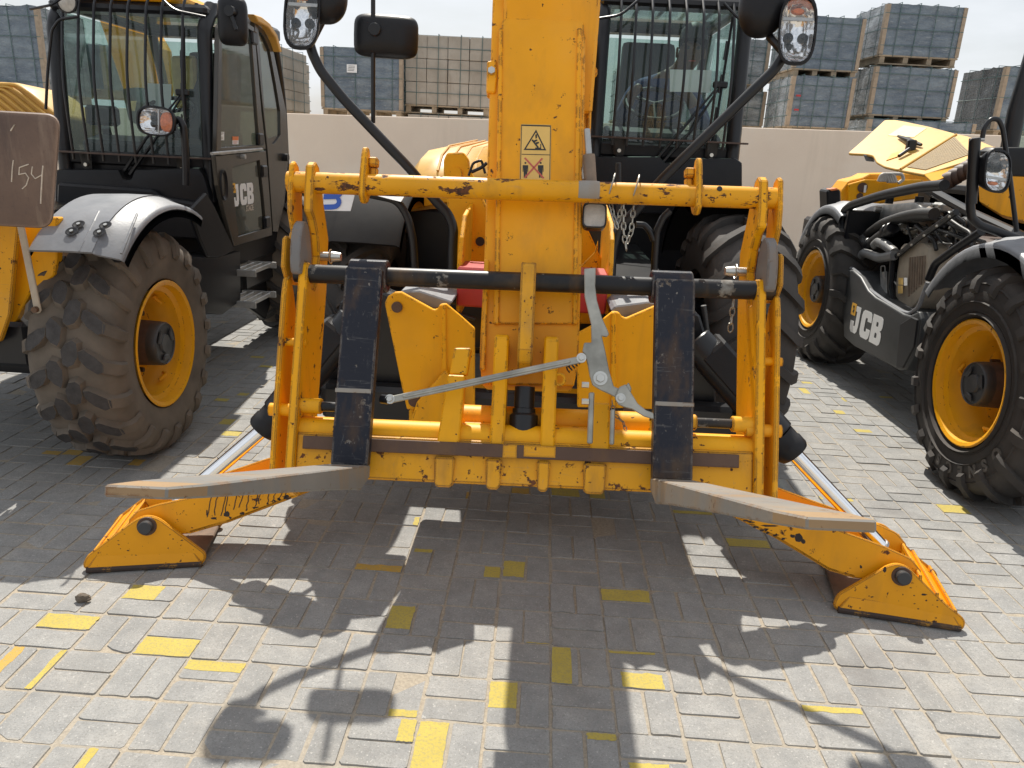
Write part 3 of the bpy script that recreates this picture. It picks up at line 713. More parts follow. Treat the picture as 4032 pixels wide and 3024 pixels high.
def maker_mark(o, ex, ey, h, parent, wid=.86, gap=.10):
    """ex, ey unit vectors on the surface; o lower left corner"""
    n = ex.cross(ey).normalized(); u = 0
    for ch in 'JCB':
        q = MB()
        for poly in LET[ch]:
            q.prism([o + ex * (u + a * h * wid) + ey * (b * h) + n * .0008 for a, b in poly], n * .0015)
        q.build('letter', MT['white'], parent, recalc=True)
        u += h * (wid + gap)
    k = h * .42; c = o + ex * (-h * .10) + ey * (h * .62) + n * .0026
    q = MB().prism([c, c + ex * k, c + ex * k + ey * k * 1.05, c + ey * k * 1.05], n * .0012); q.build('logo_square', MT['logoy'], parent)
    c2 = c + n * .0016
    q = MB().prism([c2 + ex * k * a + ey * k * b for a, b in ((.28, .75), (.5, .52), (.34, .30), (.62, .22), (.72, .48), (.56, .62), (.66, .84), (.40, .86))], n * .0008); q.build('logo_symbol', MT['ink'], parent)

def tyre_mesh(c, ax, R_, W_, style, n=20, rim_r=.33, seed=0):
    """c centre, ax unit vector pointing to the OUTER side"""
    q = MB(); ax = ax.normalized(); fw = Z.cross(ax).normalized()
    h = .036 if style == 'lug' else .030
    Rb = R_ - h
    prof = [(-W_ * .40, rim_r), (-W_ * .46, rim_r + .02), (-W_ * .50, rim_r + (Rb - rim_r) * .45), (-W_ * .49, Rb - .075), (-W_ * .45, Rb - .035), (-W_ * .36, Rb - .012), (-W_ * .18, Rb - .002), (0, Rb), (W_ * .18, Rb - .002), (W_ * .36, Rb - .012), (W_ * .45, Rb - .035), (W_ * .49, Rb - .075), (W_ * .50, rim_r + (Rb - rim_r) * .45), (W_ * .46, rim_r + .02), (W_ * .40, rim_r)]
    q.lathe(c, ax, prof, 64, ref=fw)
    if style == 'lug':      # raised bead rings on the sidewall
        for rr_ in (rim_r + .035, rim_r + .10):
            t = W_ * .475
            q.lathe(c, ax, [(t, rr_ - .006), (t + .008 + .012, rr_), (t, rr_ + .006)], 48, ref=fw)
    def rad(w):
        w = abs(w) / W_
        pts = [(0, Rb), (.18, Rb - .002), (.36, Rb - .012), (.45, Rb - .035), (.49, Rb - .075), (.505, Rb - .12)]
        for (a, ra), (b, rb) in zip(pts, pts[1:]):
            if w <= b: return ra + (rb - ra) * (w - a) / (b - a)
        return pts[-1][1]
    def S(a, w, lift): 
        r_ = rad(w) + lift; lat = w
        if abs(w) > W_ * .44: lat = w + math.copysign(lift * .6, w); r_ = rad(w) + lift * .5
        return c + ax * lat + (fw * math.cos(a) + Z * math.sin(a)) * r_
    rg = random.Random(seed)
    def bar(st, top_in=.78):
        """st: list of (angle, w, half width along the circumference)"""
        vs = []
        for (a, w, hw) in st:
            da = hw / R_
            vs += [S(a - da, w, -.004), S(a + da, w, -.004), S(a + da * top_in, w, h), S(a - da * top_in, w, h)]
        m = len(st); fs = [(0, 1, 2, 3)] + [((m - 1) * 4 + 3, (m - 1) * 4 + 2, (m - 1) * 4 + 1, (m - 1) * 4)]
        for i in range(m - 1):
            for k in range(4):
                l = (k + 1) % 4; fs.append((i * 4 + k, (i + 1) * 4 + k, (i + 1) * 4 + l, i * 4 + l))
        q.add(vs, fs)
    if style == 'lug':
        q.mi = 1
        for i in range(n):
            for s in (-1, 1):
                a0 = 2 * math.pi * (i + (.5 if s > 0 else 0)) / n
                d = 1.0
                bar([(a0, s * W_ * -.02, .030), (a0 + .10 * d, s * W_ * .14, .029), (a0 + .19 * d, s * W_ * .30, .030), (a0 + .26 * d, s * W_ * .43, .033), (a0 + .275 * d, s * W_ * .485, .036), (a0 + .28 * d, s * W_ * .503, .034)])
    else:
        def pad(a0, w0, la, lw, sk):
            """hexagonal block: caked flanks, worn top"""
            hexa = [(-1, -.55), (-.45, -1), (.6, -1), (1, -.35), (1, .55), (.4, 1), (-.6, 1), (-1, .4)]
            j = [(rg.uniform(.88, 1.1), rg.uniform(.88, 1.1)) for _ in hexa]
            lo = [S(a0 + (la * x * 1.22 + sk * y * lw) / R_, w0 + lw * y * 1.18, -.003) for x, y in hexa]
            hi = [S(a0 + (la * x * jx * .93 + sk * y * lw) / R_, w0 + lw * y * jy * .93, h) for (x, y), (jx, jy) in zip(hexa, j)]
            m = len(hexa)
            q.mi = 0; q.smooth = True
            q.add(lo + hi, [(i, (i + 1) % m, m + (i + 1) % m, m + i) for i in range(m)])
            q.mi = 1; q.smooth = False
            q.add(hi, [list(range(m))])
        for i in range(n):
            a0 = 2 * math.pi * i / n; st = 2 * math.pi / n
            pad(a0, -W_ * .085, .062, W_ * .088, .35); pad(a0 + st * .5, W_ * .085, .062, W_ * .088, -.35)
            for s in (-1, 1):
                a1 = a0 + (st * .10 if s < 0 else st * .60)
                q.mi = 0
                pad(a1 + .03, s * W_ * .30, .040, W_ * .125, .62 * s)
                q.mi = 0
                bar([(a1 + .07, s * W_ * .40, .040), (a1 + .10, s * W_ * .46, .042), (a1 + .115, s * W_ * .49, .040), (a1 + .12, s * W_ * .505, .034)], .7)
    return q

def wheel(name, c, ax, R_, W_, style, parent, mats, rim_r=.33, n=20, seed=0, label=None, full=True, hubout=.0):
    ax = ax.normalized(); c = V(c); fw = Z.cross(ax).normalized()
    t = tyre_mesh(c, ax, R_, W_, style, n, rim_r, seed)
    w = bpy.data.objects.new(name, None); COL.objects.link(w); w.parent = parent
    w.location = c - parent.location
    if label: w['label'] = label
    t.build('tyre', mats, w, recalc=False)
    e = W_ * .46; dish = -W_ * .02 + hubout
    q = MB().lathe(c, ax, [(e - .012, rim_r - .004), (e + .006, rim_r + .012), (e + .012, rim_r + .004), (e + .004, rim_r - .014), (e - .035, rim_r - .022), (e - .05, rim_r - .045), (e - .11, rim_r - .055), (e - .13, rim_r - .075), (dish + .03, rim_r - .082), (dish, rim_r - .10), (dish - .012, rim_r - .16), (dish, .10), (dish, 0.0)], 48, ref=fw)
    q.build('rim', MT['rim'], w, recalc=False)
    for k in range(3):     # lifting lugs / valve brackets welded inside the rim
        a = 1.0 + k * 2.1; o = c + ax * (e - .10) + (fw * math.cos(a) + Z * math.sin(a)) * (rim_r - .075)
        tg = (fw * -math.sin(a) + Z * math.cos(a))
        MB().tube([o - tg * .03, o + ax * .03 - (fw * math.cos(a) + Z * math.sin(a)) * .02, o + tg * .03], .010, 8).build('rim_lug', MT['rim'], w)
    h = bpy.data.objects.new('hub', None)
    r1 = .118
    q = MB(); q.mi = 1
    q.lathe(c, ax, [(dish, r1 * 1.04), (dish + .13, r1 * 1.0)], 32, ref=fw)
    q.mi = 0
    q.lathe(c, ax, [(dish + .13, r1 * 1.0), (dish + .14, r1 * 1.0), (dish + .175, r1 * .98), (dish + .185, r1 * .92), (dish + .178, r1 * .88), (dish + .178, r1 * .44), (dish + .188, r1 * .40), (dish + .186, 0.0)], 32, ref=fw)
    hb = q.build('hub', [MT['hub'], MT['hubrust']], w, recalc=False)
    for k in range(3):
        a = .4 + k * 2.094; o = c + ax * (dish + .18)
        pts = [o + (fw * math.cos(a + d) + Z * math.sin(a + d)) * (r1 * rr_) for d, rr_ in ((-.45, .82), (.45, .82), (.38, .52), (-.38, .52))]
        MB().prism(pts, ax * .010).build('hub_boss', MT['hub'], w, bevel=.004)
    for k in range(8):
        a = .2 + k * math.pi / 4; o = c + ax * dish + (fw * math.cos(a) + Z * math.sin(a)) * .165
        MB().cyl(o - ax * .01, o + ax * .035, .014, 6).build('wheel_nut', MT['hubrust'], w)
    return w

def fender(name, c, ax, R_, W_, a0, a1, mat_, parent, th=.012, lip=.05, off=0.0, ridges=True):
    """curved mudguard about the wheel axis; angles from straight ahead (towards -Y) over the top"""
    ax = ax.normalized(); fw = -Y; q = MB(); n = 18
    prof = [(-W_ / 2, R_ - lip), (-W_ / 2, R_ - .01), (-W_ / 2 + .02, R_ + .004), (-W_ * .10, R_ + .012), (W_ * .22, R_ + .012), (W_ / 2 - .12, R_ + .008), (W_ / 2 - .10, R_ - .004), (W_ / 2 - .01, R_ - .028), (W_ / 2, R_ - .04), (W_ / 2, R_ - lip - .05)]
    vs = []
    for (d, r) in prof:
        for k in range(n + 1):
            a = R(lerp(a0, a1, k / n)); vs.append(V(c) + ax * (d + off) + (fw * math.cos(a) + Z * math.sin(a)) * r)
    for (d, r) in reversed(prof):
        for k in range(n + 1):
            a = R(lerp(a0, a1, k / n)); vs.append(V(c) + ax * (d + off) + (fw * math.cos(a) + Z * math.sin(a)) * (r - th))
    m = len(prof) * 2; fs = []
    for i in range(m):
        j = (i + 1) % m
        for k in range(n): fs.append((i * (n + 1) + k, i * (n + 1) + k + 1, j * (n + 1) + k + 1, j * (n + 1) + k))
    fs.append([i * (n + 1) for i in range(m)]); fs.append([i * (n + 1) + n for i in reversed(range(m))])
    q.smooth = True; q.add(vs, fs)
    o = q.build(name, mat_, parent, recalc=True)
    return o

def headlamp(name, c, ex, ey, w, h, parent, amber='top', depth=.12):
    """rounded combination lamp: housing, bezel, reflector, lens, indicator; faces ex x ey"""
    n = ex.cross(ey).normalized()
    L_ = bpy.data.objects.new(name, None); COL.objects.link(L_); L_.parent = parent; L_.location = c - parent.location
    q = MB(); q.smooth = True; N = 28
    rings = [(-depth, .45), (-depth * .8, .72), (-depth * .3, .98), (0, 1.08), (.012, 1.08), (.014, .98), (.0, .95)]
    vs = []
    for d, s in rings: vs += ring(c + n * d, ex, ey, w / 2 * s, h / 2 * (s if s > .9 else s * 1.05), N, 2.9)
    fs = [(i * N + k, i * N + (k + 1) % N, (i + 1) * N + (k + 1) % N, (i + 1) * N + k) for i in range(len(rings) - 1) for k in range(N)]
    fs.append(list(range(N - 1, -1, -1)))
    q.add(vs, fs); q.build('housing', MT['black'], L_, recalc=True)
    vs = []; rr_ = [(-.002, .97), (-.03, .80), (-.05, .5), (-.058, .12)]
    for d, s in rr_: vs += ring(c + n * d, ex, ey, w / 2 * s, h / 2 * s, N, 2.9 if s > .6 else 2.2)
    fs = [(i * N + k, i * N + (k + 1) % N, (i + 1) * N + (k + 1) % N, (i + 1) * N + k) for i in range(len(rr_) - 1) for k in range(N)]
    fs.append([len(vs) - N + k for k in range(N)])
    q = MB(); q.smooth = True; q.add(vs, fs); q.build('reflector', MT['reflector'], L_, recalc=True)
    ay = .62 if amber == 'top' else 0
    for sx in (-.42, .40):
        if amber == 'top': b = c + ex * w * sx * .5 + ey * (-h * .10) - n * .03
        else: b = c + ex * (-w * .14) + ey * (h * .24 * sx) - n * .03
        MB().lathe(b, n, [(0, .020), (.012, .020), (.016, .006), (.03, .004), (.03, 0)], 12).build('bulb', MT['blackm'], L_, recalc=False)
    if amber == 'top':
        MB().box(c + ey * h * .17 - n * .002, (w * .86, .012, .010), ex, ey, n).build('divider', MT['silver'], L_)
        b = c + ey * h * .30 - n * .018
        MB().tube(ring(b, ex, n, .001, .001, 3), .02, 3)
        q = MB(); q.smooth = True; vs = ring(b, ex, ey, w * .2, h * .055, 16) + ring(b + n * .014, ex, ey, w * .15, h * .04, 16); q.add(vs, [(k, (k + 1) % 16, 16 + (k + 1) % 16, 16 + k) for k in range(16)] + [list(range(16, 32))]); q.build('indicator', MT['amber'], L_)
    else:
        b = c + ex * w * .27 - n * .012
        q = MB(); q.smooth = True; vs = ring(b, ex, ey, w * .20, h * .36, 18, 2.6) + ring(b + n * .010, ex, ey, w * .17, h * .31, 18, 2.6); q.add(vs, [(k, (k + 1) % 18, 18 + (k + 1) % 18, 18 + k) for k in range(18)] + [list(range(18, 36))]); q.build('indicator', MT['amber'], L_)
        MB().box(c + ex * w * .06 - n * .002, (.008, h * .84, .010), ex, ey, n).build('divider', MT['silver'], L_)
    vs = []; lr = [(.002, .96), (.010, .90), (.016, .6), (.018, .2)]
    for d, s in lr: vs += ring(c + n * d, ex, ey, w / 2 * s, h / 2 * s, N, 2.9)
    fs = [(i * N + k, i * N + (k + 1) % N, (i + 1) * N + (k + 1) % N, (i + 1) * N + k) for i in range(len(lr) - 1) for k in range(N)]
    fs.append([len(vs) - N + k for k in range(N)])
    q = MB(); q.smooth = True; q.add(vs, fs); q.build('lens', MT['lens'], L_, recalc=True)
    return L_

def mirror(name, c, ex, ey, w, h, parent, pw=4.0, depth=.06):
    """back of a mirror: rounded dark shell facing ex x ey, silvered glass on the far side"""
    n = ex.cross(ey).normalized(); N = 36; M_ = bpy.data.objects.new(name, None); COL.objects.link(M_); M_.parent = parent; M_.location = c - parent.location
    rr_ = [(-.012, .97), (-.008, 1.0), (.004, 1.0), (depth * .35, .96), (depth * .75, .82), (depth, .55), (depth * 1.04, .2)]
    vs = []
    for d, s in rr_: vs += ring(c + n * d, ex, ey, w / 2 * s, h / 2 * s, N, pw)
    fs = [(i * N + k, i * N + (k + 1) % N, (i + 1) * N + (k + 1) % N, (i + 1) * N + k) for i in range(len(rr_) - 1) for k in range(N)]
    fs.append([len(vs) - N + k for k in range(N)])
    q = MB(); q.smooth = True; q.add(vs, fs); q.build('shell', MT['black'], M_, recalc=True)
    q = MB(); q.add(ring(c - n * .012, ex, ey, w / 2 * .97, h / 2 * .97, N, pw), [list(range(N))]); q.build('mirror_glass', MT['chrome'], M_)
    return M_

def chain(name, pts, parent, s=.016, mat_=None):
    P_ = [V(p) for p in pts]; L_ = [0]
    for a, b in zip(P_, P_[1:]): L_.append(L_[-1] + (b - a).length)
    n = max(3, int(L_[-1] / (s * 1.25))); q = MB()
    for k in range(n):
        d = L_[-1] * (k + .5) / n; i = max(j for j in range(len(L_)) if L_[j] <= d); i = min(i, len(P_) - 2)
        t = (P_[i + 1] - P_[i]).normalized(); o = P_[i] + t * (d - L_[i]); u, w = perp(t)
        if k % 2: u = w
        q.tube([o + t * s * .85 * math.cos(a) + u * s * .42 * math.sin(a) for a in [j * math.pi / 4 for j in range(8)]], s * .13, 5, closed=True)
    return tag(q.build(name, mat_ or MT['zinc'], parent), kind='stuff')

def cab(parent, xl, xr, yf, zb, zt, depth, bars, barz, rake=.10, side_panes=True, rear=True):
    """cab body around the driver. xl..xr outer width, yf front, zb..zt windscreen heights, bars: list of X of guard bars"""
    cb = bpy.data.objects.new('cab', None); COL.objects.link(cb); cb.parent = parent; cb.location = V((xl, yf, zb)) - parent.location
    yb = yf + depth; r = .045
    def col_(name, a, b, r_=.045): return MB().tube([a, b], r_, 12).build(name, MT['blackm'], cb)
    F = lambda x, z: V((x, yf + rake * (z - zb) / (zt - zb), z))
    for nme, x in (('pillar', xl + r), ('pillar', xr - r)):
        MB().tube(arc_pts([V((x, yf - .01, zb - .25)), F(x, zb), F(x, zt - .1), V((x, yf + rake + .12, zt + .04))], 5, .3), r, 12).build(nme, MT['blackm'], cb)
        MB().tube(arc_pts([V((x, yb, zb - .4)), V((x, yb - .02, zb + .5)), V((x, yb - .16, zt))], 5, .4), r * .8, 12).build(nme, MT['blackm'], cb)
    MB().bb((xl + .02, yf + rake - .02, zt - .03), (xr - .02, yf + rake + .14, zt + .035)).build('roof_rail', MT['blackm'], cb, bevel=.02)
    MB().bb((xl + .01, yb - .24, zt - .02), (xr - .01, yb - .08, zt + .08)).build('roof_rail', MT['blackm'], cb, bevel=.02)
    for x in (xl + .005, xr - .065): MB().bb((x, yf + rake + .13, zt - .01), (x + .06, yb - .2, zt + .07)).build('roof_rail', MT['blackm'], cb, bevel=.015)
    for k in range(5):
        x = lerp(xl + .14, xr - .14, k / 4); MB().cyl((x, yf + rake + .12, zt + .05), (x, yb - .2, zt + .05), .014, 8).build('roof_bar', MT['blackm'], cb)
    g = r * 1.5
    MB().add([F(xl + g, zb + .03) , F(xr - g, zb + .03), F(xr - g, zt - .02), F(xl + g, zt - .02)], [(0, 1, 2, 3)]).build('windscreen', MT['glass'], cb)
    MB().prism([V((xl + .07, yf + rake + .14, zt + .02)), V((xr - .07, yf + rake + .14, zt + .02)), V((xr - .07, yb - .22, zt + .02)), V((xl + .07, yb - .22, zt + .02))], V((0, 0, .006))).build('roof_glass', MT['glass'], cb)
    if side_panes:
        for x in (xl + .02, xr - .03):
            MB().prism([V((x, yf + .07, zb + .02)), V((x, yb - .05, zb + .02)), V((x, yb - .18, zt - .02)), V((x, yf + rake + .08, zt - .02))], V((.006, 0, 0))).build('side_glass', MT['glass'], cb)
    if rear:
        MB().prism([V((xl + .08, yb - .03, zb + .05)), V((xr - .08, yb - .03, zb + .05)), V((xr - .08, yb - .15, zt - .05)), V((xl + .08, yb - .15, zt - .05))], V((0, .006, 0))).build('rear_glass', MT['glass'], cb)
    # black rubber surround of the windscreen
    o_ = [F(xl + .03, zb - .03), F(xr - .03, zb - .03), F(xr - .03, zt), F(xl + .03, zt)]; i_ = round_poly([F(xl + .085, zb + .03), F(xr - .085, zb + .03), F(xr - .085, zt - .04), F(xl + .085, zt - .04)], .09, 5)
    MB().bb((xl + .06, yf - .015, zb - .05), (xr - .06, yf + .03, zb + .035)).build('screen_surround', MT['black'], cb, bevel=.012)
    # guard bars, bowed forward
    bow = lambda x: -.075 - .06 * math.cos((x - (xl + xr) / 2) / ((xr - xl) / 2) * 1.35)
    for x in bars:
        MB().tube(arc_pts([V((x, yf + bow(x), barz[0] - .04)), V((x, yf + bow(x) - .02, lerp(barz[0], barz[1], .5))), V((x, yf + rake + bow(x) * .85, barz[1])), V((x, yf + rake + .02, barz[1] + .12))], 4, .3), .0085, 7).build('guard_bar', MT['blackm'], cb)
    q = MB(); w = .05; n = 14; xs = [lerp(xl - .02, xr + .02, k / n) for k in range(n + 1)]
    lo = [V((x, yf + bow(x) - w / 2, barz[0])) for x in xs] + [V((x, yf + bow(x) + w, barz[0])) for x in reversed(xs)]
    q.prism(lo, V((0, 0, .010))); q.build('guard_rail', MT['hubrust'], cb)
    for x in (lerp(xl, xr, .2), lerp(xl, xr, .8)):
        MB().prism([V((x - .035, yf - .06, barz[0])), V((x + .045, yf - .06, barz[0])), V((x + .035, yf - .05, barz[0] - .10)), V((x, yf - .05, barz[0] - .12)), V((x - .03, yf - .05, barz[0] - .08))], V((0, .012, 0))).build('guard_bracket', MT['blackm'], cb)
        MB().cyl((x + .005, yf - .072, barz[0] - .07), (x + .005, yf - .04, barz[0] - .07), .012, 8).build('bracket_bolt', MT['bolt'], cb)
    zt2 = barz[1] + .0
    for s, x0, x1 in ((1, xl - .02, bars[1]), (-1, xr + .02, bars[-2])):
        MB().tube(arc_pts([V((x0, yf + bow(x0) + .02, zt2 - .06)), V((lerp(x0, x1, .6), yf + bow(x1), zt2 - .04)), V((x1, yf + bow(x1) + .03, zt2 + .05))], 4, .3), .008, 6).build('guard_bar', MT['blackm'], cb)
    # wiper: two arms and a blade
    xw = lerp(xl, xr, .42); p0 = V((xw, yf - .045, zb - .10)); p1 = V((lerp(xl, xr, .80), yf + .0, lerp(zb, zt, .44)))
    for d in (0, .05):
        MB().tube([p0 + V((d, 0, 0)), lerp(p0, p1, .45) + V((d * 1.2, -.03, 0)), p1 + V((d * .3, 0, 0))], [.014, .009, .006], 6).build('wiper_arm', MT['blackm'], cb)
    MB().box(p1 + V((.02, 0, .02)), (.09, .025, .04)).build('wiper_head', MT['blackm'], cb, bevel=.008)
    b0, b1 = p1 + V((.015, -.01, -.35)), p1 + V((.05, .02, .40))
    MB().tube([b0, b1], .008, 6).build('wiper_blade', MT['black'], cb)
    for k in range(3):
        t = .25 + .25 * k; MB().tube([lerp(b0, b1, t - .07) + V((-.016, -.012, 0)), lerp(b0, b1, t + .07) + V((-.016, -.012, 0))], .006, 5).build('blade_clip', MT['blackm'], cb)
    # inside: seat, dash, steering wheel
    cx = (xl + xr) / 2
    MB().bb((cx - .24, yf + .75, zb + .05), (cx + .24, yf + 1.2, zb + .2)).build('seat_base', MT['seat'], cb, bevel=.04, seg=2)
    MB().prism([V((cx - .22, yf + 1.10, zb + .15)), V((cx + .22, yf + 1.10, zb + .15)), V((cx + .20, yf + 1.28, zb + .78)), V((cx - .20, yf + 1.28, zb + .78))], V((0, .10, 0))).build('seat_back', MT['seat'], cb, bevel=.04, seg=2)
    MB().prism([V((xl + .1, yf + .10, zb - .25)), V((xl + .1, yf + .10, zb + .10)), V((xl + .1, yf + .30, zb + .14)), V((xl + .1, yf + .45, zb - .25))], V((xr - xl - .2, 0, 0))).build('dashboard', MT['black'], cb, bevel=.02)
    o = V((cx - .02, yf + .50, zb + .30)); nn = V((0, -.55, .83)).normalized(); u, w = X, nn.cross(X)
    q = MB(); q.tube([o + u * .19 * math.cos(a) + w * .19 * math.sin(a) for a in [k * 2 * math.pi / 24 for k in range(24)]], .014, 8, closed=True)
    for a in (.5, 2.64, 4.71): q.tube([o, o + u * .19 * math.cos(a) + w * .19 * math.sin(a)], .012, 6)
    q.tube([o, o - nn * .3], .03, 8); q.build('steering_wheel', MT['black'], cb)
    return cb
# ================================================================== MIDDLE TELEHANDLER (faces the camera, stabilisers down)
X0 = -.125
TM = thing('telehandler', (X0, 2.2, 0), 'yellow telehandler in the middle with raised fork carriage and both stabilisers down', 'telehandler', 'parked telehandlers')
# ---- fork carriage frame: tilted back 22 degrees
CO = V((-.087, -.5, .777)); TI, RO = R(22), R(1.0)
_a, _b = V((1, 0, 0)), V((0, math.sin(TI), math.cos(TI)))
CU, CV, CW = _a * math.cos(RO) + _b * math.sin(RO), _b * math.cos(RO) - _a * math.sin(RO), V((0, -math.cos(TI), math.sin(TI)))
def cw(u, v, w=0.0): return CO + CU * u + CV * v + CW * w
def cpx(x, y, w=0.0): return onp(x, y, CO + CW * w, CW)
def cuv(x, y, w=0.0):
    d = cpx(x, y, w) - CO; return d.dot(CU), d.dot(CV)
def cbox(u0, u1, v0, v1, w0, w1, q=None):
    q = q or MB(); return q.box(cw((u0 + u1) / 2, (v0 + v1) / 2, (w0 + w1) / 2), (abs(u1 - u0), abs(v1 - v0), abs(w1 - w0)), CU, CV, CW)
CAR = bpy.data.objects.new('fork_carriage', None); COL.objects.link(CAR); CAR.parent = TM; CAR.location = CO - TM.location
YW, YR = MT['yellow_worn'], MT['yellow_rough']
def vw(pts, u, th, name, mat_, bevel=.004, rnd=0.0):
    p = [cw(u, v, w) for w, v in pts]
    if rnd: p = round_poly(p, rnd, 4)
    return MB().prism(p, CU * th).build(name, mat_, CAR, bevel=bevel)
inner = [(-.015, -.075), (.005, -.04), (.006, .06), (0, .55), (-.01, .595), (-.03, .60), (-.055, .585), (-.062, .555), (-.055, .53), (-.085, .53), (-.105, .56), (-.115, .64), (-.085, .70), (-.045, .735), (-.010, .75), (.0, .80), (.002, .885), (-.02, .905), (-.05, .90), (-.075, .87), (-.13, .80), (-.20, .72), (-.215, .55), (-.205, .15), (-.17, .0), (-.11, -.07), (-.06, -.09)]
outer = [(-.015, -.07), (.0, -.03), (.004, .10), (.004, .50), (-.004, .545), (-.03, .56), (-.07, .52), (-.10, .47), (-.12, .2), (-.12, .0), (-.09, -.06), (-.05, -.085)]
outer_up = [(.012, .575), (.014, .66), (.0, .672), (-.03, .665), (-.05, .70), (-.012, .745), (.0, .80), (.0, .89), (-.02, .905), (-.05, .90), (-.10, .83), (-.13, .72), (-.13, .55), (-.04, .535)]
for s, ui, uo, th in ((-1, -.722, -.768, .020), (1, .612, .664, .020)):
    vw(inner, ui - (0 if s > 0 else 0), .026, 'side_plate', YW)
    vw(outer, uo, .015, 'side_plate', YW); vw(outer_up, uo - s * -.004, .014, 'side_plate', YW)
    # latch hook between the plates
    hk = [(.026, .59), (.034, .64), (.024, .695), (-.01, .725), (-.05, .70), (-.085, .64), (-.085, .56), (-.05, .55), (-.05, .595), (-.03, .605), (-.02, .56), (.01, .555)]
    vw(hk, (ui + uo) / 2 - .006 + (.010 if s < 0 else -.002), .030, 'latch_hook', MT['hookmat'] if 'hookmat' in MT else MT['steel'], bevel=.006, rnd=.02)
    for v in (.36, .16):
        a, b = sorted((ui, uo)); MB().cyl(cw(a - .02 if v < .2 else a, v, -.03), cw(b + .03, v, -.03), .013 if v > .2 else .019, 14).build('spacer', YW, CAR)
    # pin with a linch clip on the inside
    d = -s; c = cw(ui + (.026 if s < 0 else 0), .645, -.13)
    MB().tube([c, c + CU * d * .035], .014, 12).tube([c + CU * d * .035, c + CU * d * .062], [.017, .013], 12).build('latch_pin', MT['bolt'], CAR)
    MB().tube([c + CU * d * .03 + (CV * math.cos(a) + CW * math.sin(a)) * .022 for a in [k * .6 for k in range(10)]], .0022, 5).build('linch_clip', MT['bolt'], CAR)
# top tube
q = MB(); q.cyl(cw(-.782, .845, -.035), cw(.672, .845, -.035), .0315, 28); q.build('top_tube', MT['yellow_tube'], CAR)
for u, s in ((-.560, 1), (.430, -1)):
    pr = [(.0, .80), (.004, .86), (-.005, .93), (-.015, .955), (-.035, .955), (-.06, .92), (-.085, .885), (-.085, .83), (-.06, .795), (-.03, .785)]
    vw(pr, u, .018, 'tube_lug', YW, rnd=.012)
    b = cw(u + .009, .915, -.04); q = MB(); q.box(b + CU * s * .022, (.03, .028, .03), CU, CV, CW); q.prism([b + CU * s * .01 - CV * .01, b + CU * s * .035 - CV * .012, b + CU * s * .034 - CV * .05, b + CU * s * .01 - CV * .065], CW * -.02); q.build('lug_block', YW, CAR, bevel=.005)
q = MB(); pa = cw(.118, .848, -.035)      # bare scraped patch with old filler on the tube
q.smooth = True; q.lathe(cw(.088, .845, -.035), CU, [(0, .0318), (.012, .0335), (.05, .0338), (.062, .0318)], 20, a0=-2.3, a1=.9, ref=CW); q.build('scraped_patch', MT['steel'], CAR, recalc=False)
MB().cyl(cw(.498, .858, -.0105) , cw(.498, .858, -.003), .008, 10).build('drilled_hole_shade', MT['ink'], CAR)  # black disc paints the dark inside a drilled hole
# fork shaft
MB().cyl(cw(-.742, .568, -.035), cw(.668, .568, -.035), .0275, 26).build('fork_shaft', MT['shaft'], CAR)
# lower shaft and bosses
MB().cyl(cw(-.70, .175, -.032), cw(-.53, .175, -.032), .0145, 14).build('lower_shaft', MT['shaft'], CAR)
MB().cyl(cw(.45, .175, -.032), cw(.62, .175, -.032), .0145, 14).build('lower_shaft', MT['shaft'], CAR)
for a, b in ((-.70, -.635), (.552, .62), (.432, .452)): MB().cyl(cw(a, .175, -.032), cw(b, .175, -.032), .023, 18).build('shaft_boss', YW, CAR, bevel=.003)
# lower beam
MB().cyl(cw(-.70, .105, -.06), cw(.615, .105, -.06), .0405, 28).build('lower_tube', MT['yellow'], CAR)
cbox(-.70, .615, -.03, .098, -.045, -.012).build('lower_plate', YR, CAR, bevel=.006)
cbox(-.675, .568, .050, .088, -.012, .004).build('wear_strip', MT['rust'], CAR, bevel=.002)
q = MB(); cbox(-.10, -.06, .0505, .0875, .0042, .0052, q); q.build('paint_smear', YR, CAR)
q = MB(); cbox(-.04, .05, .056, .0875, .0042, .0052, q); q.build('paint_smear', YR, CAR)
for x0, x1, yt, yb in ((940, 985, 962, 1020), (1050, 1086, 978, 1024), (1160, 1190, 985, 1030), (1260, 1311, 985, 1037)):
    u0 = cuv(x0, yt, -.01)[0]; u1 = cuv(x1, yt, -.01)[0]
    p = [cw(u0, .045, .002), cw(u0 + .004, -.030, .002), cw(u0 + .009, -.042, -.005), cw(u1 - .009, -.042, -.005), cw(u1 - .004, -.030, .002), cw(u1, .045, .002)]
    MB().prism(p, CW * -.06).build('beam_lug', YR, CAR, bevel=.005)
MT['tine'] = paint('fork_tine_steel', col=(.205, .198, .185), scratch=.5, chips=.5, edge=.5, dirt=.7, chipcol=(.13, .09, .06), rust=(.24, .15, .09), rough=.5)
MT['tip'] = paint('rusty_fork_tip', col=(.30, .20, .11), chips=.5, edge=.3, dirt=.5, chipcol=(.12, .07, .04), rough=.6)
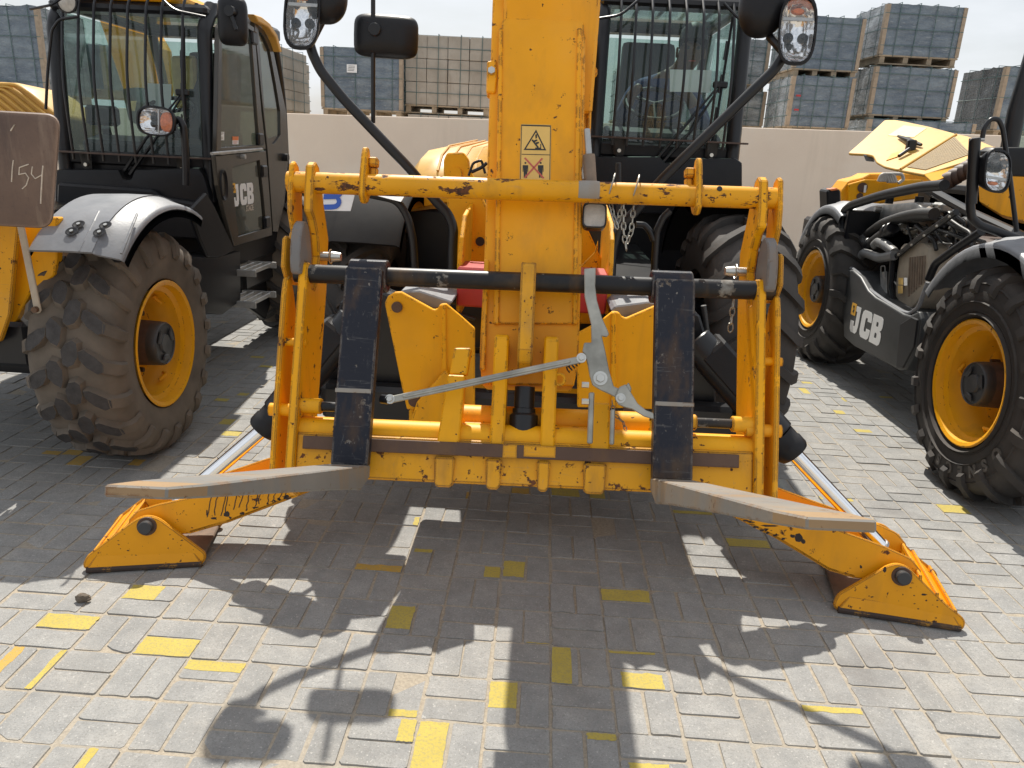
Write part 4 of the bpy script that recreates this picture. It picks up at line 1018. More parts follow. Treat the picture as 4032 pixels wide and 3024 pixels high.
# forks
def fork(u0, u1, lean=0.0, splay=0.0):
    uc = (u0 + u1) / 2; hw = (u1 - u0) / 2; t = .042
    q = MB()
    sh = [cw(uc - hw + lean, .575, .046), cw(uc + hw + lean, .575, .046), cw(uc + hw, .010, .046), cw(uc - hw, .010, .046)]
    q.prism(sh, CW * -t); q.build('fork_shank', MT['navy'], CAR, bevel=.004)
    q = MB(); q.lathe(cw(uc - hw - .004 + lean, .568, -.035), CU, [(0, .03), (0, .045), (.003, .048), (2 * hw + .005, .048), (2 * hw + .008, .045), (2 * hw + .008, .03)], 26, ref=CV)
    q.build('fork_eye', MT['navy'], CAR, recalc=True)
    MB().box(cw(uc, .22, .0465), (hw * 1.96, .012, .003), CU, CV, CW).build('shank_weld', MT['steel'], CAR, bevel=.001)
    # tine: heel block, tapering blade with a chamfered tip
    q = MB(); L_ = 1.18; n = 12; vs = []
    for k in range(n + 1):
        f = k / n; w = .046 - t + (L_ + t - .04) * f
        th = lerp(.066, .016, max(0, (f - .08) / .92) ** .85); wd_ = hw
        if f > .93: wd_ = hw * lerp(1, .80, (f - .93) / .07)
        top = .012; us = splay * max(0, w)
        if k == 0: bot = top - .035
        elif k == 1: bot = top - .066
        else: bot = top - th
        vs += [cw(uc - wd_ + us, top, w), cw(uc + wd_ + us, top, w), cw(uc + wd_ + us, bot, w), cw(uc - wd_ + us, bot, w)]
    fs = [(0, 1, 2, 3)] + [(n * 4 + 3, n * 4 + 2, n * 4 + 1, n * 4)]
    for i in range(n):
        for k in range(4):
            l = (k + 1) % 4; fs.append((i * 4 + k, (i + 1) * 4 + k, (i + 1) * 4 + l, i * 4 + l))
    q.add(vs, fs)
    for k in range(len(fs)):
        if 2 + (n - 1) * 4 <= k or k == 1: q.m[k] = 1
    q.build('fork_tine', [MT['tine'], MT['tip']], CAR, bevel=.003)
fork(-.580, -.476, .008, .0); fork(.320, .430, -.006, .0)
# centre straps
a, b = cuv(1121, 690, .0), cuv(1154, 690, .0)
q = MB(); q.prism([cw(a[0], v, w) for w, v in ((.016, .615), (.02, .60), (.02, .36), (.0, .325), (-.06, .30), (-.09, .34), (-.085, .615))], CU * (b[0] - a[0])); q.build('shaft_strap', YR, CAR, bevel=.004)
def strap(x0, x1, ym, v0, v1, w0=-.02, nm='beam_strap', flare=True):
    a, b = cuv(x0, ym, w0)[0], cuv(x1, ym, w0)[0]
    q = MB(); q.prism([cw(a, v, w) for w, v in ((w0, v1 - .012), (w0 - .006, v1), (w0 - .02, v1 + .004), (w0 - .09, v1 - .02), (w0 - .10, v0), (w0 + .004, v0), (w0 + .012, v0 + .01), (w0 + .008, v0 + .05), (w0, v0 + .10))], CU * (b - a)); q.build(nm, MT['yellow'], CAR, bevel=.005)
strap(1065, 1096, 800, .075, .405); strap(1173, 1204, 810, .075, .405)
q = MB(); a = cuv(966, 830, -.02)[0]; b = cuv(1006, 830, -.02)[0]
q.prism([cw(a + .012, .365, -.045), cw(b + .008, .367, -.045), cw(b, .285, -.030), cw(a + .004, .285, -.030)], CW * -.05); q.prism([cw(a, .283, -.02), cw(b - .004, .283, -.02), cw(b - .01, .075, .0), cw(a - .02, .075, .0)], CW * -.07); q.build('step_bracket', MT['yellow'], CAR, bevel=.004)
q = MB(); a = cuv(1277, 900, -.02)[0]; b = cuv(1318, 900, -.02)[0]
q.prism([cw(a, .22, -.03), cw(b, .22, -.03), cw(b, .075, -.005), cw(a, .075, -.005)], CW * -.07); q.build('step_bracket', MT['yellow'], CAR, bevel=.005)
# pivot tube behind the straps
MB().cyl(cw(cuv(1000, 860, -.16)[0], .16, -.16), cw(cuv(1400, 870, -.16)[0], .16, -.16), .045, 24).build('pivot_tube', MT['yellow'], CAR)
cbox(cuv(1000, 880, -.12)[0], cuv(1330, 890, -.12)[0], .06, .15, -.12, -.10).build('pivot_plate', MT['yellow'], CAR, bevel=.01)
# hydraulic coupling between the straps
q = MB(); c = cw(cuv(1133, 860, -.07)[0], .11, -.07); q.lathe(c, CV, [(-.03, .042), (.065, .042), (.072, .034), (.085, .034), (.087, .030), (.15, .030), (.15, 0)], 22); q.build('coupling', MT['blackm'], CAR, recalc=True)
# quick-release lever, rod and locking links
zc = MT['zinc']; w0 = .035
lev = [(1262, 580), (1287, 578), (1286, 620), (1290, 650), (1302, 690), (1312, 712), (1316, 722), (1311, 728), (1300, 726), (1308, 760), (1316, 800), (1326, 835), (1345, 842), (1358, 826), (1364, 838), (1362, 858), (1344, 866), (1318, 852), (1296, 842), (1280, 832), (1274, 812), (1270, 790), (1264, 766), (1258, 760), (1262, 740), (1278, 740), (1277, 700), (1270, 670), (1263, 640)]
MB().prism([cpx(x, y, w0) for x, y in lev], CW * -.010).build('release_lever', zc, CAR, bevel=.002)
lk = [(1338, 836), (1352, 830), (1362, 846), (1378, 872), (1396, 886), (1412, 892), (1413, 906), (1392, 900), (1366, 884), (1350, 880), (1336, 874), (1328, 860)]
MB().prism([cpx(x, y, w0 + .012) for x, y in lk], CW * -.010).build('release_link', zc, CAR, bevel=.002)
ra, rb = cpx(842, 864, .02), cpx(1262, 775, .05)
d = (rb - ra).normalized(); upv = CW.cross(d).normalized()
q = MB(); q.box((ra + rb) / 2, ((rb - ra).length, .020, .010), d, upv, CW); q.box((ra + rb) / 2 + CW * .006, ((rb - ra).length * .86, .008, .004), d, upv, CW); q.build('release_rod', zc, CAR, bevel=.002)
for x, y, rr_, w in ((1256, 773, .011, .058), (1297, 817, .016, .044), (1341, 860, .011, .052), (842, 862, .011, .028)):
    c = cpx(x, y, w); MB().cyl(c - CW * .012, c, rr_ * 1.25, 18).build('washer', MT['bolt'], CAR); MB().cyl(c, c + CW * .012, rr_ * .8, 6).build('bolt_head', MT['bolt'], CAR, bevel=.001)
cbox(cuv(1270, 900, .02)[0], cuv(1282, 900, .02)[0], .10, .245, .015, .03).build('lever_bracket', zc, CAR, bevel=.003)
cbox(cuv(1318, 900, .02)[0], cuv(1328, 900, .02)[0], .10, .20, .015, .03).build('lever_bracket', zc, CAR, bevel=.003)
for y in (832, 868):
    c = cpx(1272, y, .03); MB().cyl(c, c - CU * .02, .009, 6).build('bolt_head', MT['bolt'], CAR)
c = cpx(826, 862, .005); MB().tube([c, cpx(842, 864, .02)], .014, 10).build('rod_end', MT['blackm'], CAR)
# spring between lever and pivot tube, and ring
sa, sb = cpx(1225, 800, .02), cpx(1290, 745, .0); n = 60
d = (sb - sa); u, w = perp(d)
MB().tube([sa + d * (k / n) + (u * math.cos(k * 1.25) + w * math.sin(k * 1.25)) * .009 for k in range(n + 1)], .0022, 5).build('return_spring', MT['blackm'], CAR)
c = cpx(1208, 820, -.03); MB().tube([c + (CU * math.cos(a) + CV * math.sin(a)) * .016 for a in [k * math.pi / 8 for k in range(16)]], .005, 8, closed=True).build('spring_ring', MT['yellow'], CAR)
# rings and safety chains on the tube
for x, y in ((1320, 405), (1372, 408)):
    c = cpx(x, y, -.035); MB().tube([c + (CV * math.cos(a) + CW * math.sin(a)) * .040 + CU * .010 * math.cos(a) for a in [k * math.pi / 12 for k in range(24)]], .0022, 5, closed=True).build('wire_ring', zc, CAR)
chain('chain', [cpx(1318, 437, -.06), cpx(1326, 470, -.06), cpx(1332, 488, -.06), cpx(1338, 470, -.06), cpx(1344, 440, -.06)], CAR)
chain('chain', [cpx(1347, 438, -.05), cpx(1347, 500, -.05), cpx(1352, 532, -.05), cpx(1364, 500, -.05), cpx(1369, 440, -.05)], CAR)
chain('chain', [cpx(1585, 648, -.1), cpx(1581, 680, -.1), cpx(1577, 716, -.1)], CAR, .018)
chain('chain', [cpx(1322, 866, .0), cpx(1326, 894, .0), cpx(1333, 900, .0), cpx(1346, 912, .0), cpx(1352, 930, .01)], CAR, .011, MT['brown'])

# ---- boom nose and boom (same lean as the carriage)
BM = bpy.data.objects.new('boom', None); COL.objects.link(BM); BM.parent = TM; BM.location = V((X0, .4, 1.9)) - TM.location
ye = MT['yellow_boom'] = paint('boom_paint', chips=.30, edge=.45, dirt=.45, col=(.86, .37, .004), big=18)
def npoly(pts, w): return [cpx(x, y, w) for x, y in pts]
MB().prism(npoly([(1066, -60), (1056, 250), (1046, 560), (1036, 760), (1040, 830), (1240, 834), (1250, 780), (1256, 560), (1262, 250), (1268, -60)], -.11), CW * -.22).build('boom_nose', ye, BM, bevel=.004)
MB().prism(round_poly(npoly([(1084, 38), (1262, 40), (1258, 400), (1252, 700), (1072, 700), (1078, 400)], -.098), .022, 5), CW * -.012).build('nose_plate', ye, BM, bevel=.003)
for pts in ([(1078, 60), (1086, 60), (1078, 700), (1066, 700)], [(1247, 60), (1257, 60), (1246, 700), (1236, 700)], [(1046, 560), (1056, 560), (1048, 800), (1036, 800)]):
    MB().prism(npoly(pts, -.090), CW * -.02).build('nose_rib', ye, BM, bevel=.003)
MB().prism(npoly([(1068, -80), (1054, 330), (1052, 430), (1272, 420), (1280, 170), (1294, -80)], -.30), CW * -.25).build('boom_section', ye, BM, bevel=.004)
for pts in ([(1262, -80), (1270, -80), (1266, 360), (1258, 360)], [(1276, -80), (1284, -80), (1272, 330), (1266, 330)]):
    MB().prism(npoly(pts, -.25), CW * -.06).build('boom_rib', ye, BM, bevel=.003)
for x0, x1 in ((1138, 1150), (1222, 1236)): MB().prism(npoly([(x0, -60), (x1, -60), (x1 - 1, 34), (x0 - 1, 34)], -.106), CW * -.01).build('wear_pad', MT['rust'], BM)
# bracket with bolt at the left edge
MB().prism(npoly([(1052, 132), (1072, 127), (1074, 165), (1070, 200), (1050, 198)], -.10), CW * -.05).build('edge_bracket', ye, BM, bevel=.004)
c = cpx(1062, 155, -.098); MB().cyl(c, c + CW * .012, .012, 6).build('bolt_head', MT['bolt'], BM)
c = cpx(1281, 160, -.2); MB().cyl(c, c + CW * .02, .014, 10).build('bolt_head', ye, BM)
# telescopic boom running back over the chassis
MB().prism([V((X0 - .15, .12, 1.78)), V((X0 - .15, .12, 2.14)), V((X0 - .15, 5.2, 2.52)), V((X0 - .15, 5.2, 2.12))], V((.30, 0, 0))).build('boom_section', ye, BM, bevel=.01)
MB().prism([V((X0 - .20, .75, 1.80)), V((X0 - .20, .75, 2.22)), V((X0 - .20, 5.6, 2.58)), V((X0 - .20, 5.6, 2.08))], V((.355, 0, 0))).build('boom_section', ye, BM, bevel=.01)
# hose with dark sleeve right of the nose
pipe('boom_hose', [cpx(1268, 280, -.09), cpx(1272, 335, -.09), cpx(1274, 385, -.10)], .010, MT['silver'], BM)
pipe('hose_sleeve', [cpx(1272, 335, -.085), cpx(1276, 398, -.095)], .019, MT['brown'], BM)
pipe('boom_hose', [cpx(1256, 300, -.12), cpx(1254, 350, -.11), cpx(1262, 388, -.10)], .006, MT['greywire'], BM)
# warning sticker
so_, sx_, sy_ = cpx(1158, 330, -.096), CU, CV
def scw(x, y): return cpx(x, y, -.0965)
ST = MB().prism(round_poly([scw(*p) for p in ((1125, 268), (1191, 270), (1189, 400), (1122, 398))], .006, 3), CW * .0006).build('warning_sticker', MT['sticker'], BM)
def sp(pts, m, lift, name='print'): return MB().prism([cpx(x, y, -.0965 + lift) for x, y in pts], CW * .0003).build(name, m, ST)
def frame_(pts, t, m, lift, name='print_border'):
    n = len(pts); cx_ = sum(p[0] for p in pts) / n; cy_ = sum(p[1] for p in pts) / n
    for i in range(n):
        a, b = pts[i], pts[(i + 1) % n]
        f = lambda p: (p[0] + (cx_ - p[0]) * t, p[1] + (cy_ - p[1]) * t)
        sp([a, b, f(b), f(a)], m, lift, name)
frame_([(1126, 269), (1190, 271), (1188, 399), (1123, 397)], .045, MT['ink'], .0008)
sp([(1127, 332.5), (1188, 334), (1188, 335.5), (1127, 334)], MT['ink'], .0008)
frame_([(1158, 280), (1180, 325), (1131, 324)], .20, MT['ink'], .0008, 'warning_triangle')
sp([(1148, 303), (1151, 301), (1164, 318), (1161, 320)], MT['ink'], .0009); sp([(1152, 304), (1160, 301), (1161, 304), (1154, 308)], MT['ink'], .0009); sp([(1156, 291), (1160, 290), (1160, 298), (1157, 300)], MT['ink'], .0009); sp([(1156, 319), (1167, 319), (1167, 311), (1169, 311), (1169, 322), (1156, 322)], MT['ink'], .0009); sp([(1157, 308), (1163, 306), (1165, 309), (1159, 312)], MT['ink'], .0009)
for cx_, s in ((1135, 1), (1168, -1)):
    c = cpx(cx_, 352, -.0957); MB().add([c + (CU * math.cos(a) + CV * math.sin(a)) * .0032 for a in [k * math.pi / 6 for k in range(12)]], [list(range(12))]).build('print_figure', MT['ink'], ST)
    sp([(cx_ - 6, 357), (cx_ + 6, 357), (cx_ + 6, 371), (cx_ + 4.6, 371), (cx_ + 4, 361), (cx_ + 3.6, 384), (cx_ + .6, 384), (cx_, 372), (cx_ - .6, 384), (cx_ - 3.6, 384), (cx_ - 4, 361), (cx_ - 4.6, 371), (cx_ - 6, 371)], MT['ink'], .0008, 'print_figure')
sp([(1132, 342), (1135, 340), (1176, 384), (1173, 386)], MT['redink'], .0012, 'print_cross'); sp([(1170, 341), (1173, 343), (1135, 385), (1132, 383)], MT['redink'], .0012, 'print_cross')
# work lamp beside the nose
c = cpx(1284, 467, -.10); WL = bpy.data.objects.new('work_lamp', None); COL.objects.link(WL); WL.parent = TM; WL.location = c - TM.location
q = MB(); q.smooth = True; N = 24; vs = []
for d, s in ((-.06, .6), (-.03, .95), (.0, 1.0), (.012, 1.0), (.014, .90), (.006, .86)): vs += ring(c + CW * d, CU, CV, .037 * s, .040 * s, N, 5)
q.add(vs, [(i * N + k, i * N + (k + 1) % N, (i + 1) * N + (k + 1) % N, (i + 1) * N + k) for i in range(5) for k in range(N)]); q.build('lamp_housing', MT['blackm'], WL)
MB().add(ring(c + CW * .007, CU, CV, .0325, .0355, N, 5), [list(range(N))]).build('lamp_glass', MT['worklens'], WL)
# ---- chassis, stabiliser towers and what shows between them
CH = bpy.data.objects.new('chassis', None); COL.objects.link(CH); CH.parent = TM; CH.location = V((X0, 2.0, .9)) - TM.location
yl = MT['yellow']; bk = MT['black']; bm_ = MT['blackm']
def side(sgn, x): return X0 + sgn * x
Yt = .50
plate('tower_plate', PY([(831, 655), (838, 640), (852, 632), (866, 632), (937, 671), (944, 668), (950, 659), (962, 657), (990, 680), (1025, 711), (1025, 880), (879, 885), (869, 842)], Yt), (0, .03, 0), yl, CH, bevel=.004)
plate('tower_plate', PY([(1420, 660), (1352, 689), (1344, 685), (1337, 676), (1324, 674), (1299, 694), (1247, 722), (1247, 880), (1430, 885), (1470, 690), (1450, 650)], Yt), (0, .03, 0), yl, CH, bevel=.004)
plate('fold_flange', PY([(955, 660), (962, 657), (966, 876), (953, 876)], Yt - .012), (0, .02, 0), yl, CH, bevel=.004)
plate('fold_flange', PY([(1321, 676), (1330, 675), (1332, 880), (1319, 880)], Yt - .012), (0, .02, 0), yl, CH, bevel=.004)
for x, y, r in ((858, 663, .022), (896, 865, .026), (1358, 887, .026)):
    c = ony(x, y, Yt); MB().cyl(c + Y * .02, c - Y * .012, r, 20).build('tower_pin', MT['rust'], CH, bevel=.002)
# lower cross tube and plate of the stabiliser frame
a, b = ony(880, 880, .50), ony(1440, 905, .50)
MB().bb((a.x, .52, a.z - .25), (b.x, .95, a.z - .01)).build('cross_member', yl, CH, bevel=.02)
plate('frame_plate', PY([(900, 870), (962, 800), (1000, 860), (1000, 930), (880, 930)], .46), (0, .03, 0), yl, CH, bevel=.006)
MB().bb((-1.02, .56, .50), (.80, .66, .665)).build('shadow_block', bm_, CH, bevel=.02)  # added block, hidden behind the lower beam, to shade the ground
plate('shadow_plate', PY([(735, 650), (800, 622), (850, 640), (876, 760), (880, 862), (700, 862), (706, 760)], .66), (0, .12, 0), bm_, CH, bevel=.01)  # black plates added behind the shanks to close gaps in the ground shadow
plate('shadow_plate', PY([(1392, 668), (1440, 650), (1512, 680), (1545, 790), (1548, 880), (1372, 880), (1376, 770)], .66), (0, .12, 0), bm_, CH, bevel=.01)
# boxes on the towers; grey paints sunlight on what are black tops
for pts in ([(862, 630), (905, 628), (978, 652), (968, 664), (935, 668)], [(1318, 672), (1330, 661), (1400, 652), (1425, 655), (1425, 672), (1345, 690)]):
    plate('cover_box', PY(pts, .56), (0, .5, 0), MT['fender'], CH, bevel=.006)
# red block behind the nose
a, b = ony(988, 577, .75), ony(1308, 680, .75)
MB().bb((a.x, .75, b.z), (b.x, .95, a.z)).build('red_block', MT['red'], CH, bevel=.008)
# curved lift-arm plates
def arm_plate(edge, yf, yb, th, nm='lift_plate'):
    f = PY(edge, yf); xm = sum(p.x for p in f) / len(f)
    pts = [V((xm, yf + k[1], p.z)) for p, k in zip(f, [(0, .16), (0, .06), (0, .01), (0, 0), (0, 0)])]
    pts += [V((xm, yb, f[-1].z)), V((xm, yb, f[0].z + .05))]
    return plate(nm, pts, (th, 0, 0), yl, CH, bevel=.004)
arm_plate([(1013, 472), (992, 516), (982, 560), (978, 600), (975, 680)], .80, 1.4, .02)
arm_plate([(1300, 488), (1312, 520), (1320, 570), (1322, 610), (1322, 680)], .80, 1.4, .02)
plate('lift_plate', PY([(958, 345), (966, 330), (1000, 329), (1012, 345), (1013, 362), (1030, 400), (1060, 470), (1060, 600), (982, 600), (984, 540), (970, 470), (958, 380)], 1.25), (0, .05, 0), yl, CH, bevel=.006, rnd=.012)
c = ony(985, 376, 1.24); MB().cyl(c, c + Y * .02, .03, 18).build('pivot_pin', yl, CH)
c = ony(1037, 522, 1.242); MB().cyl(c, c + Y * .01, .022, 16).build('plate_hole_shade', MT['ink'], CH)  # solid black disc stands for the shade within the hole
plate('lift_plate', PY([(1258, 470), (1300, 560), (1310, 700), (1250, 700)], 1.25), (0, .05, 0), yl, CH, bevel=.006)
plate('lift_gusset', PY([(1285, 545), (1292, 520), (1292, 585), (1250, 605), (1250, 580)], 1.05), (0, .02, 0), yl, CH, bevel=.003)
pipe('brake_pipe', PY([(1018, 372), (1040, 362), (1052, 352)], 1.2), .008, bm_, CH); pipe('brake_pipe', PY([(1012, 380), (1022, 352), (1040, 346), (1048, 375)], 1.2), .006, bm_, CH)
# dark mass of chassis, axle and cab base
MB().bb((side(-1, .42), 1.6, .55), (side(1, .42), 6.0, 1.35)).build('main_frame', bm_, CH, bevel=.03)
MB().bb((side(-1, .95), 1.45, .62), (side(1, .95), 1.75, .92)).build('front_axle', bm_, CH, bevel=.05, seg=2)
a, b = ony(872, 448, 2.0), ony(996, 585, 2.0)
MB().bb((a.x, 2.0, b.z - .3), (b.x, 4.6, a.z)).build('engine_side', bm_, CH, bevel=.02)
# engine bonnet on the far left side of the machine
f0 = [ony(868, 456, 2.05), ony(1000, 428, 2.05), ony(1052, 420, 2.05)]
p = [ony(872, 452, 2.0), ony(900, 405, 2.15), ony(932, 376, 2.4), ony(985, 358, 2.6), ony(1060, 350, 2.7)]
q = MB(); q.smooth = True
x0_, x1_ = ony(866, 456, 2.0).x, ony(1075, 420, 2.0).x; prof = [(2.0, a.z), (2.02, a.z + .10), (2.10, a.z + .20), (2.28, a.z + .29), (2.6, a.z + .34), (4.6, a.z + .40)]
vs = []
for y, z in prof:
    for k, (fx, dz) in enumerate(((0, -.22), (.03, -.09), (.12, -.02), (.3, .0), (1, .02))): vs.append(V((lerp(x0_, x1_, fx), y, a.z - .02 if z + dz < a.z - .02 else z + dz)))
q.add(vs, [(i * 5 + k, i * 5 + k + 1, (i + 1) * 5 + k + 1, (i + 1) * 5 + k) for i in range(5) for k in range(4)]); bo = q.build('engine_bonnet', MT['bonnet'], TM)
md = bo.modifiers.new('solid', 'SOLIDIFY'); md.thickness = .02
for k in range(5):
    f = .35 + .13 * k; MB().tube([V((lerp(x0_, x1_, f), y, z + .012)) for y, z in prof[2:]], .007, 5).build('bonnet_rib', MT['bonnet'], TM)
plate('bonnet_edge', PY([(866, 458), (872, 440), (905, 425), (1000, 420), (1000, 432), (930, 444)], 1.98), (0, .03, 0), yl, TM, bevel=.004)
# mudguards and wheels
TYR = [MT['rubber'], MT['rubber']]
wheel('wheel', V((.92, 1.62, .74)), V((1, .0, 0)), .65, .43, 'lug', TM, TYR, seed=1)
wheel('wheel', V((-1.10, 1.75, .70)), V((-1, .0, 0)), .63, .37, 'lug', TM, TYR, seed=2)
wheel('wheel', V((side(1, 1.0), 4.5, .64)), V((1, 0, 0)), .64, .45, 'lug', TM, TYR, seed=3)
wheel('wheel', V((side(-1, 1.0), 4.5, .64)), V((-1, 0, 0)), .64, .45, 'lug', TM, TYR, seed=4)
fender('mudguard', V((-1.04, 1.75, .70)), V((-1, 0, 0)), .72, .46, 42, 140, MT['matte'], TM)
fender('mudguard', V((.86, 1.7, .74)), V((1, 0, 0)), .73, .46, 75, 150, MT['matte'], TM)
pipe('mudguard_stay', PY([(800, 420), (858, 432), (882, 470), (893, 520), (897, 590)], 1.05), .018, bm_, TM, rr=.45)
# white sheet with a blue letter lying over the left mudguard
q = MB(); t4 = [ony(702, 416, .92), ony(768, 414, .92), ony(757, 456, .90), ony(696, 455, .90)]
SH = MB().prism(t4, V((0, .003, 0))).build('paper_sheet', MT['paper'], TM)
b4 = [ony(770, 415, 1.0), ony(878, 417, 1.05), ony(866, 436, 1.0), ony(840, 430, 1.0), ony(800, 419, 1.0)]
MB().prism(b4, V((0, .25, .03))).build('paper_fold', MT['paper'], TM)
ex = (t4[1] - t4[0]).normalized(); dn = (t4[3] - t4[0]).normalized()
c = ony(744, 436, .915)
put_text('printed_letter', 'm', .165, ony(701, 425, .912), dn, ex, MT['blueink'], SH, bold=.004, depth=.0005)
# light arms with lamps and mirrors
La = 0.92
pipe('lamp_arm', PY([(668, 92), (676, 118), (692, 152), (740, 212), (893, 373), (937, 430), (968, 462), (980, 492), (977, 560), (978, 640)], La), .0215, bm_, TM, seg=14, rr=.4)
pipe('lamp_arm', PY([(1704, 96), (1692, 122), (1672, 152), (1636, 186), (1427, 390), (1372, 458), (1336, 490), (1322, 545), (1318, 640)], La), .0215, bm_, TM, seg=14, rr=.4)
pipe('hand_rail', PY([(1448, 455), (1432, 470), (1418, 500), (1414, 560), (1412, 620)], 1.0), .016, bm_, TM); pipe('hand_rail', PY([(1374, 485), (1392, 486), (1404, 500), (1412, 520)], 1.0), .014, bm_, TM)
MB().cyl(ony(1336, 352, 1.0), ony(1336, 460, 1.0), .012, 10).build('indicator_rod', bm_, TM)
ex = V((1, .06, 0)).normalized(); ey = V((.05, .12, 1)).normalized()
sx, sy = V((1, -.12, 0)).normalized(), V((.02, .16, 1)).normalized()
headlamp('headlamp', ony(653, 34, La - .06), V((1, .10, 0)).normalized(), V((.07, .10, 1)).normalized(), .135, .245, TM)
headlamp('headlamp', ony(1722, 66, La - .06), V((1, -.10, 0)).normalized(), V((-.04, .10, 1)).normalized(), .135, .245, TM)
mirror('round_mirror', ony(706, -8, La + .02), V((1, .2, 0)).normalized(), V((0, .2, 1)).normalized(), .17, .22, TM, pw=2.3)
mirror('round_mirror', ony(1652, 0, La + .06), V((1, -.2, 0)).normalized(), V((.1, .2, 1)).normalized(), .20, .30, TM, pw=2.2)
MB().tube([ony(1662, 78, La + .05), ony(1690, 110, La)], .018, 10).build('mirror_stay', bm_, TM); MB().tube([ony(700, 40, La + .05), ony(672, 95, La)], .014, 10).build('mirror_stay', bm_, TM)
MB().cyl(ony(806, -80, .97), ony(806, 266, .97), .0095, 12).build('mirror_pole', bm_, TM)
mirror('cross_mirror', ony(834, 79, 1.0), V((1, .05, -.015)).normalized(), V((.015, .05, 1)).normalized(), .272, .172, TM, pw=5, depth=.05)
c = ony(810, 64, .95); MB().cyl(c - Y * .015, c + Y * .05, .026, 16).build('mirror_clamp', bm_, TM, bevel=.003)
# hoses between the boom nose and the chassis
for pts, y_, r_ in (([(905, 590), (930, 640), (990, 655), (1030, 640)], .9, .013), ([(890, 600), (915, 665), (980, 675), (1026, 690)], .8, .010), ([(1330, 600), (1352, 650), (1400, 665), (1440, 640)], .9, .013), ([(700, 640), (730, 700), (745, 780), (735, 850)], .75, .012), ([(1520, 660), (1530, 740), (1560, 800), (1570, 850)], .75, .012)):
    pipe('hydraulic_hose', PY(pts, y_), r_, MT['hose'], TM, rr=.45)
# ---- cab of the middle machine
Yc = 2.5
xl, xr = ony(1270, 300, Yc).x, ony(1608, 250, Yc).x; zb, zt = ony(1440, 325, Yc).z, ony(1440, -2, Yc).z
bars = [ony(x, 300, Yc - .1).x for x in (1323, 1354, 1389, 1425, 1461, 1497, 1530, 1563)]
MCAB = cab(TM, xl, xr, Yc, zb, zt, 1.45, bars, (ony(1440, 304, Yc - .13).z, ony(1440, 22, Yc - .1).z), rake=.10)
plate('cab_cowl', PY([(1270, 338), (1425, 338), (1436, 352), (1462, 352), (1476, 342), (1590, 342), (1604, 352), (1604, 400), (1585, 462), (1280, 462)], Yc - .12), (0, .3, 0), bk, TM, bevel=.015, seg=2)
a, b = ony(1268, 400, Yc + .1), ony(1600, 600, Yc + .1)
MB().bb((a.x, Yc + .1, .70), (b.x, Yc + 1.5, a.z)).build('cab_base', bk, TM, bevel=.02)
MB().bb((side(1, .30), 1.0, .62), (side(1, .62), 2.4, 1.12)).build('battery_box', bm_, TM, bevel=.02)
# ---- driver: one body, clothes follow the faces
def person(name, J, E_, rad, parent_label, mats, pick):
    me = bpy.data.meshes.new(name); me.from_pydata([tuple(p) for p in J], E_, []); o = bpy.data.objects.new(name, me); COL.objects.link(o)
    sk = o.modifiers.new('skin', 'SKIN'); sk.use_smooth_shade = True; ss = o.modifiers.new('sub', 'SUBSURF'); ss.levels = 2; ss.render_levels = 2
    for i, r in enumerate(rad):
        v = me.skin_vertices[0].data[i]; v.radius = r if isinstance(r, tuple) else (r, r); v.use_root = (i == 0)
    dg = bpy.context.evaluated_depsgraph_get(); dg.update()
    m2 = bpy.data.meshes.new_from_object(o.evaluated_get(dg)); bpy.data.objects.remove(o)
    m2.name = name; m2.materials.clear()
    for m in mats: m2.materials.append(m)
    for p in m2.polygons: p.material_index = pick(p.center); p.use_smooth = True
    o = bpy.data.objects.new(name, m2); COL.objects.link(o); return o
hd = ony(1512, 142, Yc + .80); zs = zb - .13
cx = (xl + xr) / 2 + .04; hip = V((cx, Yc + .95, zs + .10))
ch = V((cx + .02, Yc + .83, zs + .42)); sh = V((cx + .03, Yc + .76, zs + .56)); nk = V((cx + .12, Yc + .68, zs + .65)); h0 = V((cx + .17, Yc + .64, zs + .74)); h1 = V((cx + .18, Yc + .63, zs + .85))
st = V((cx - .02, Yc + .50, zb + .34))
J = [hip, hip + V((0, -.04, .18)), ch, sh, nk, h0, h1,
     sh + V((-.19, .02, -.02)), sh + V((-.30, -.12, -.24)), st + V((-.19, .03, .02)), st + V((-.14, -.02, .07)),
     sh + V((.19, .02, -.02)), sh + V((.30, -.10, -.26)), st + V((.19, .04, .02)), st + V((.15, -.01, .07)),
     hip + V((-.12, -.10, 0)), hip + V((-.17, -.46, .02)), hip + V((-.17, -.50, -.36)), hip + V((.12, -.10, 0)), hip + V((.17, -.46, .02)), hip + V((.17, -.50, -.36))]
E_ = [(0, 1), (1, 2), (2, 3), (3, 4), (4, 5), (5, 6), (3, 7), (7, 8), (8, 9), (9, 10), (3, 11), (11, 12), (12, 13), (13, 14), (0, 15), (15, 16), (16, 17), (0, 18), (18, 19), (19, 20)]
rad = [(.16, .12), (.16, .12), (.18, .12), (.13, .10), .055, (.085, .095), (.08, .09), .07, .055, .036, .03, .07, .055, .036, .03, .09, .075, .06, .09, .075, .06]
def pick(c):
    if c.z > sh.z + .055 and abs(c.x - nk.x) < .16: return 0
    if (c - J[9]).length < .08 or (c - J[10]).length < .08 or (c - J[13]).length < .08 or (c - J[14]).length < .08: return 0
    return 2 if c.z < hip.z + .10 and c.y < hip.y + .2 and c.z < hip.z + .09 else 1
PE = person('person', J, E_, rad, '', [MT['skin'], MT['shirt'], MT['trouser']], pick)
tag(PE, 'driver in a dark blue work shirt at the wheel of the middle cab', 'person')
q = MB(); q.smooth = True
c = h1 + V((0, .015, .01)); vs = []; N = 18
for d, s in ((-.06, .98), (-.01, 1.02), (.05, .90), (.09, .55), (.105, .12)): vs += ring(c + Z * d, X, Y, .096 * s, .108 * s, N)
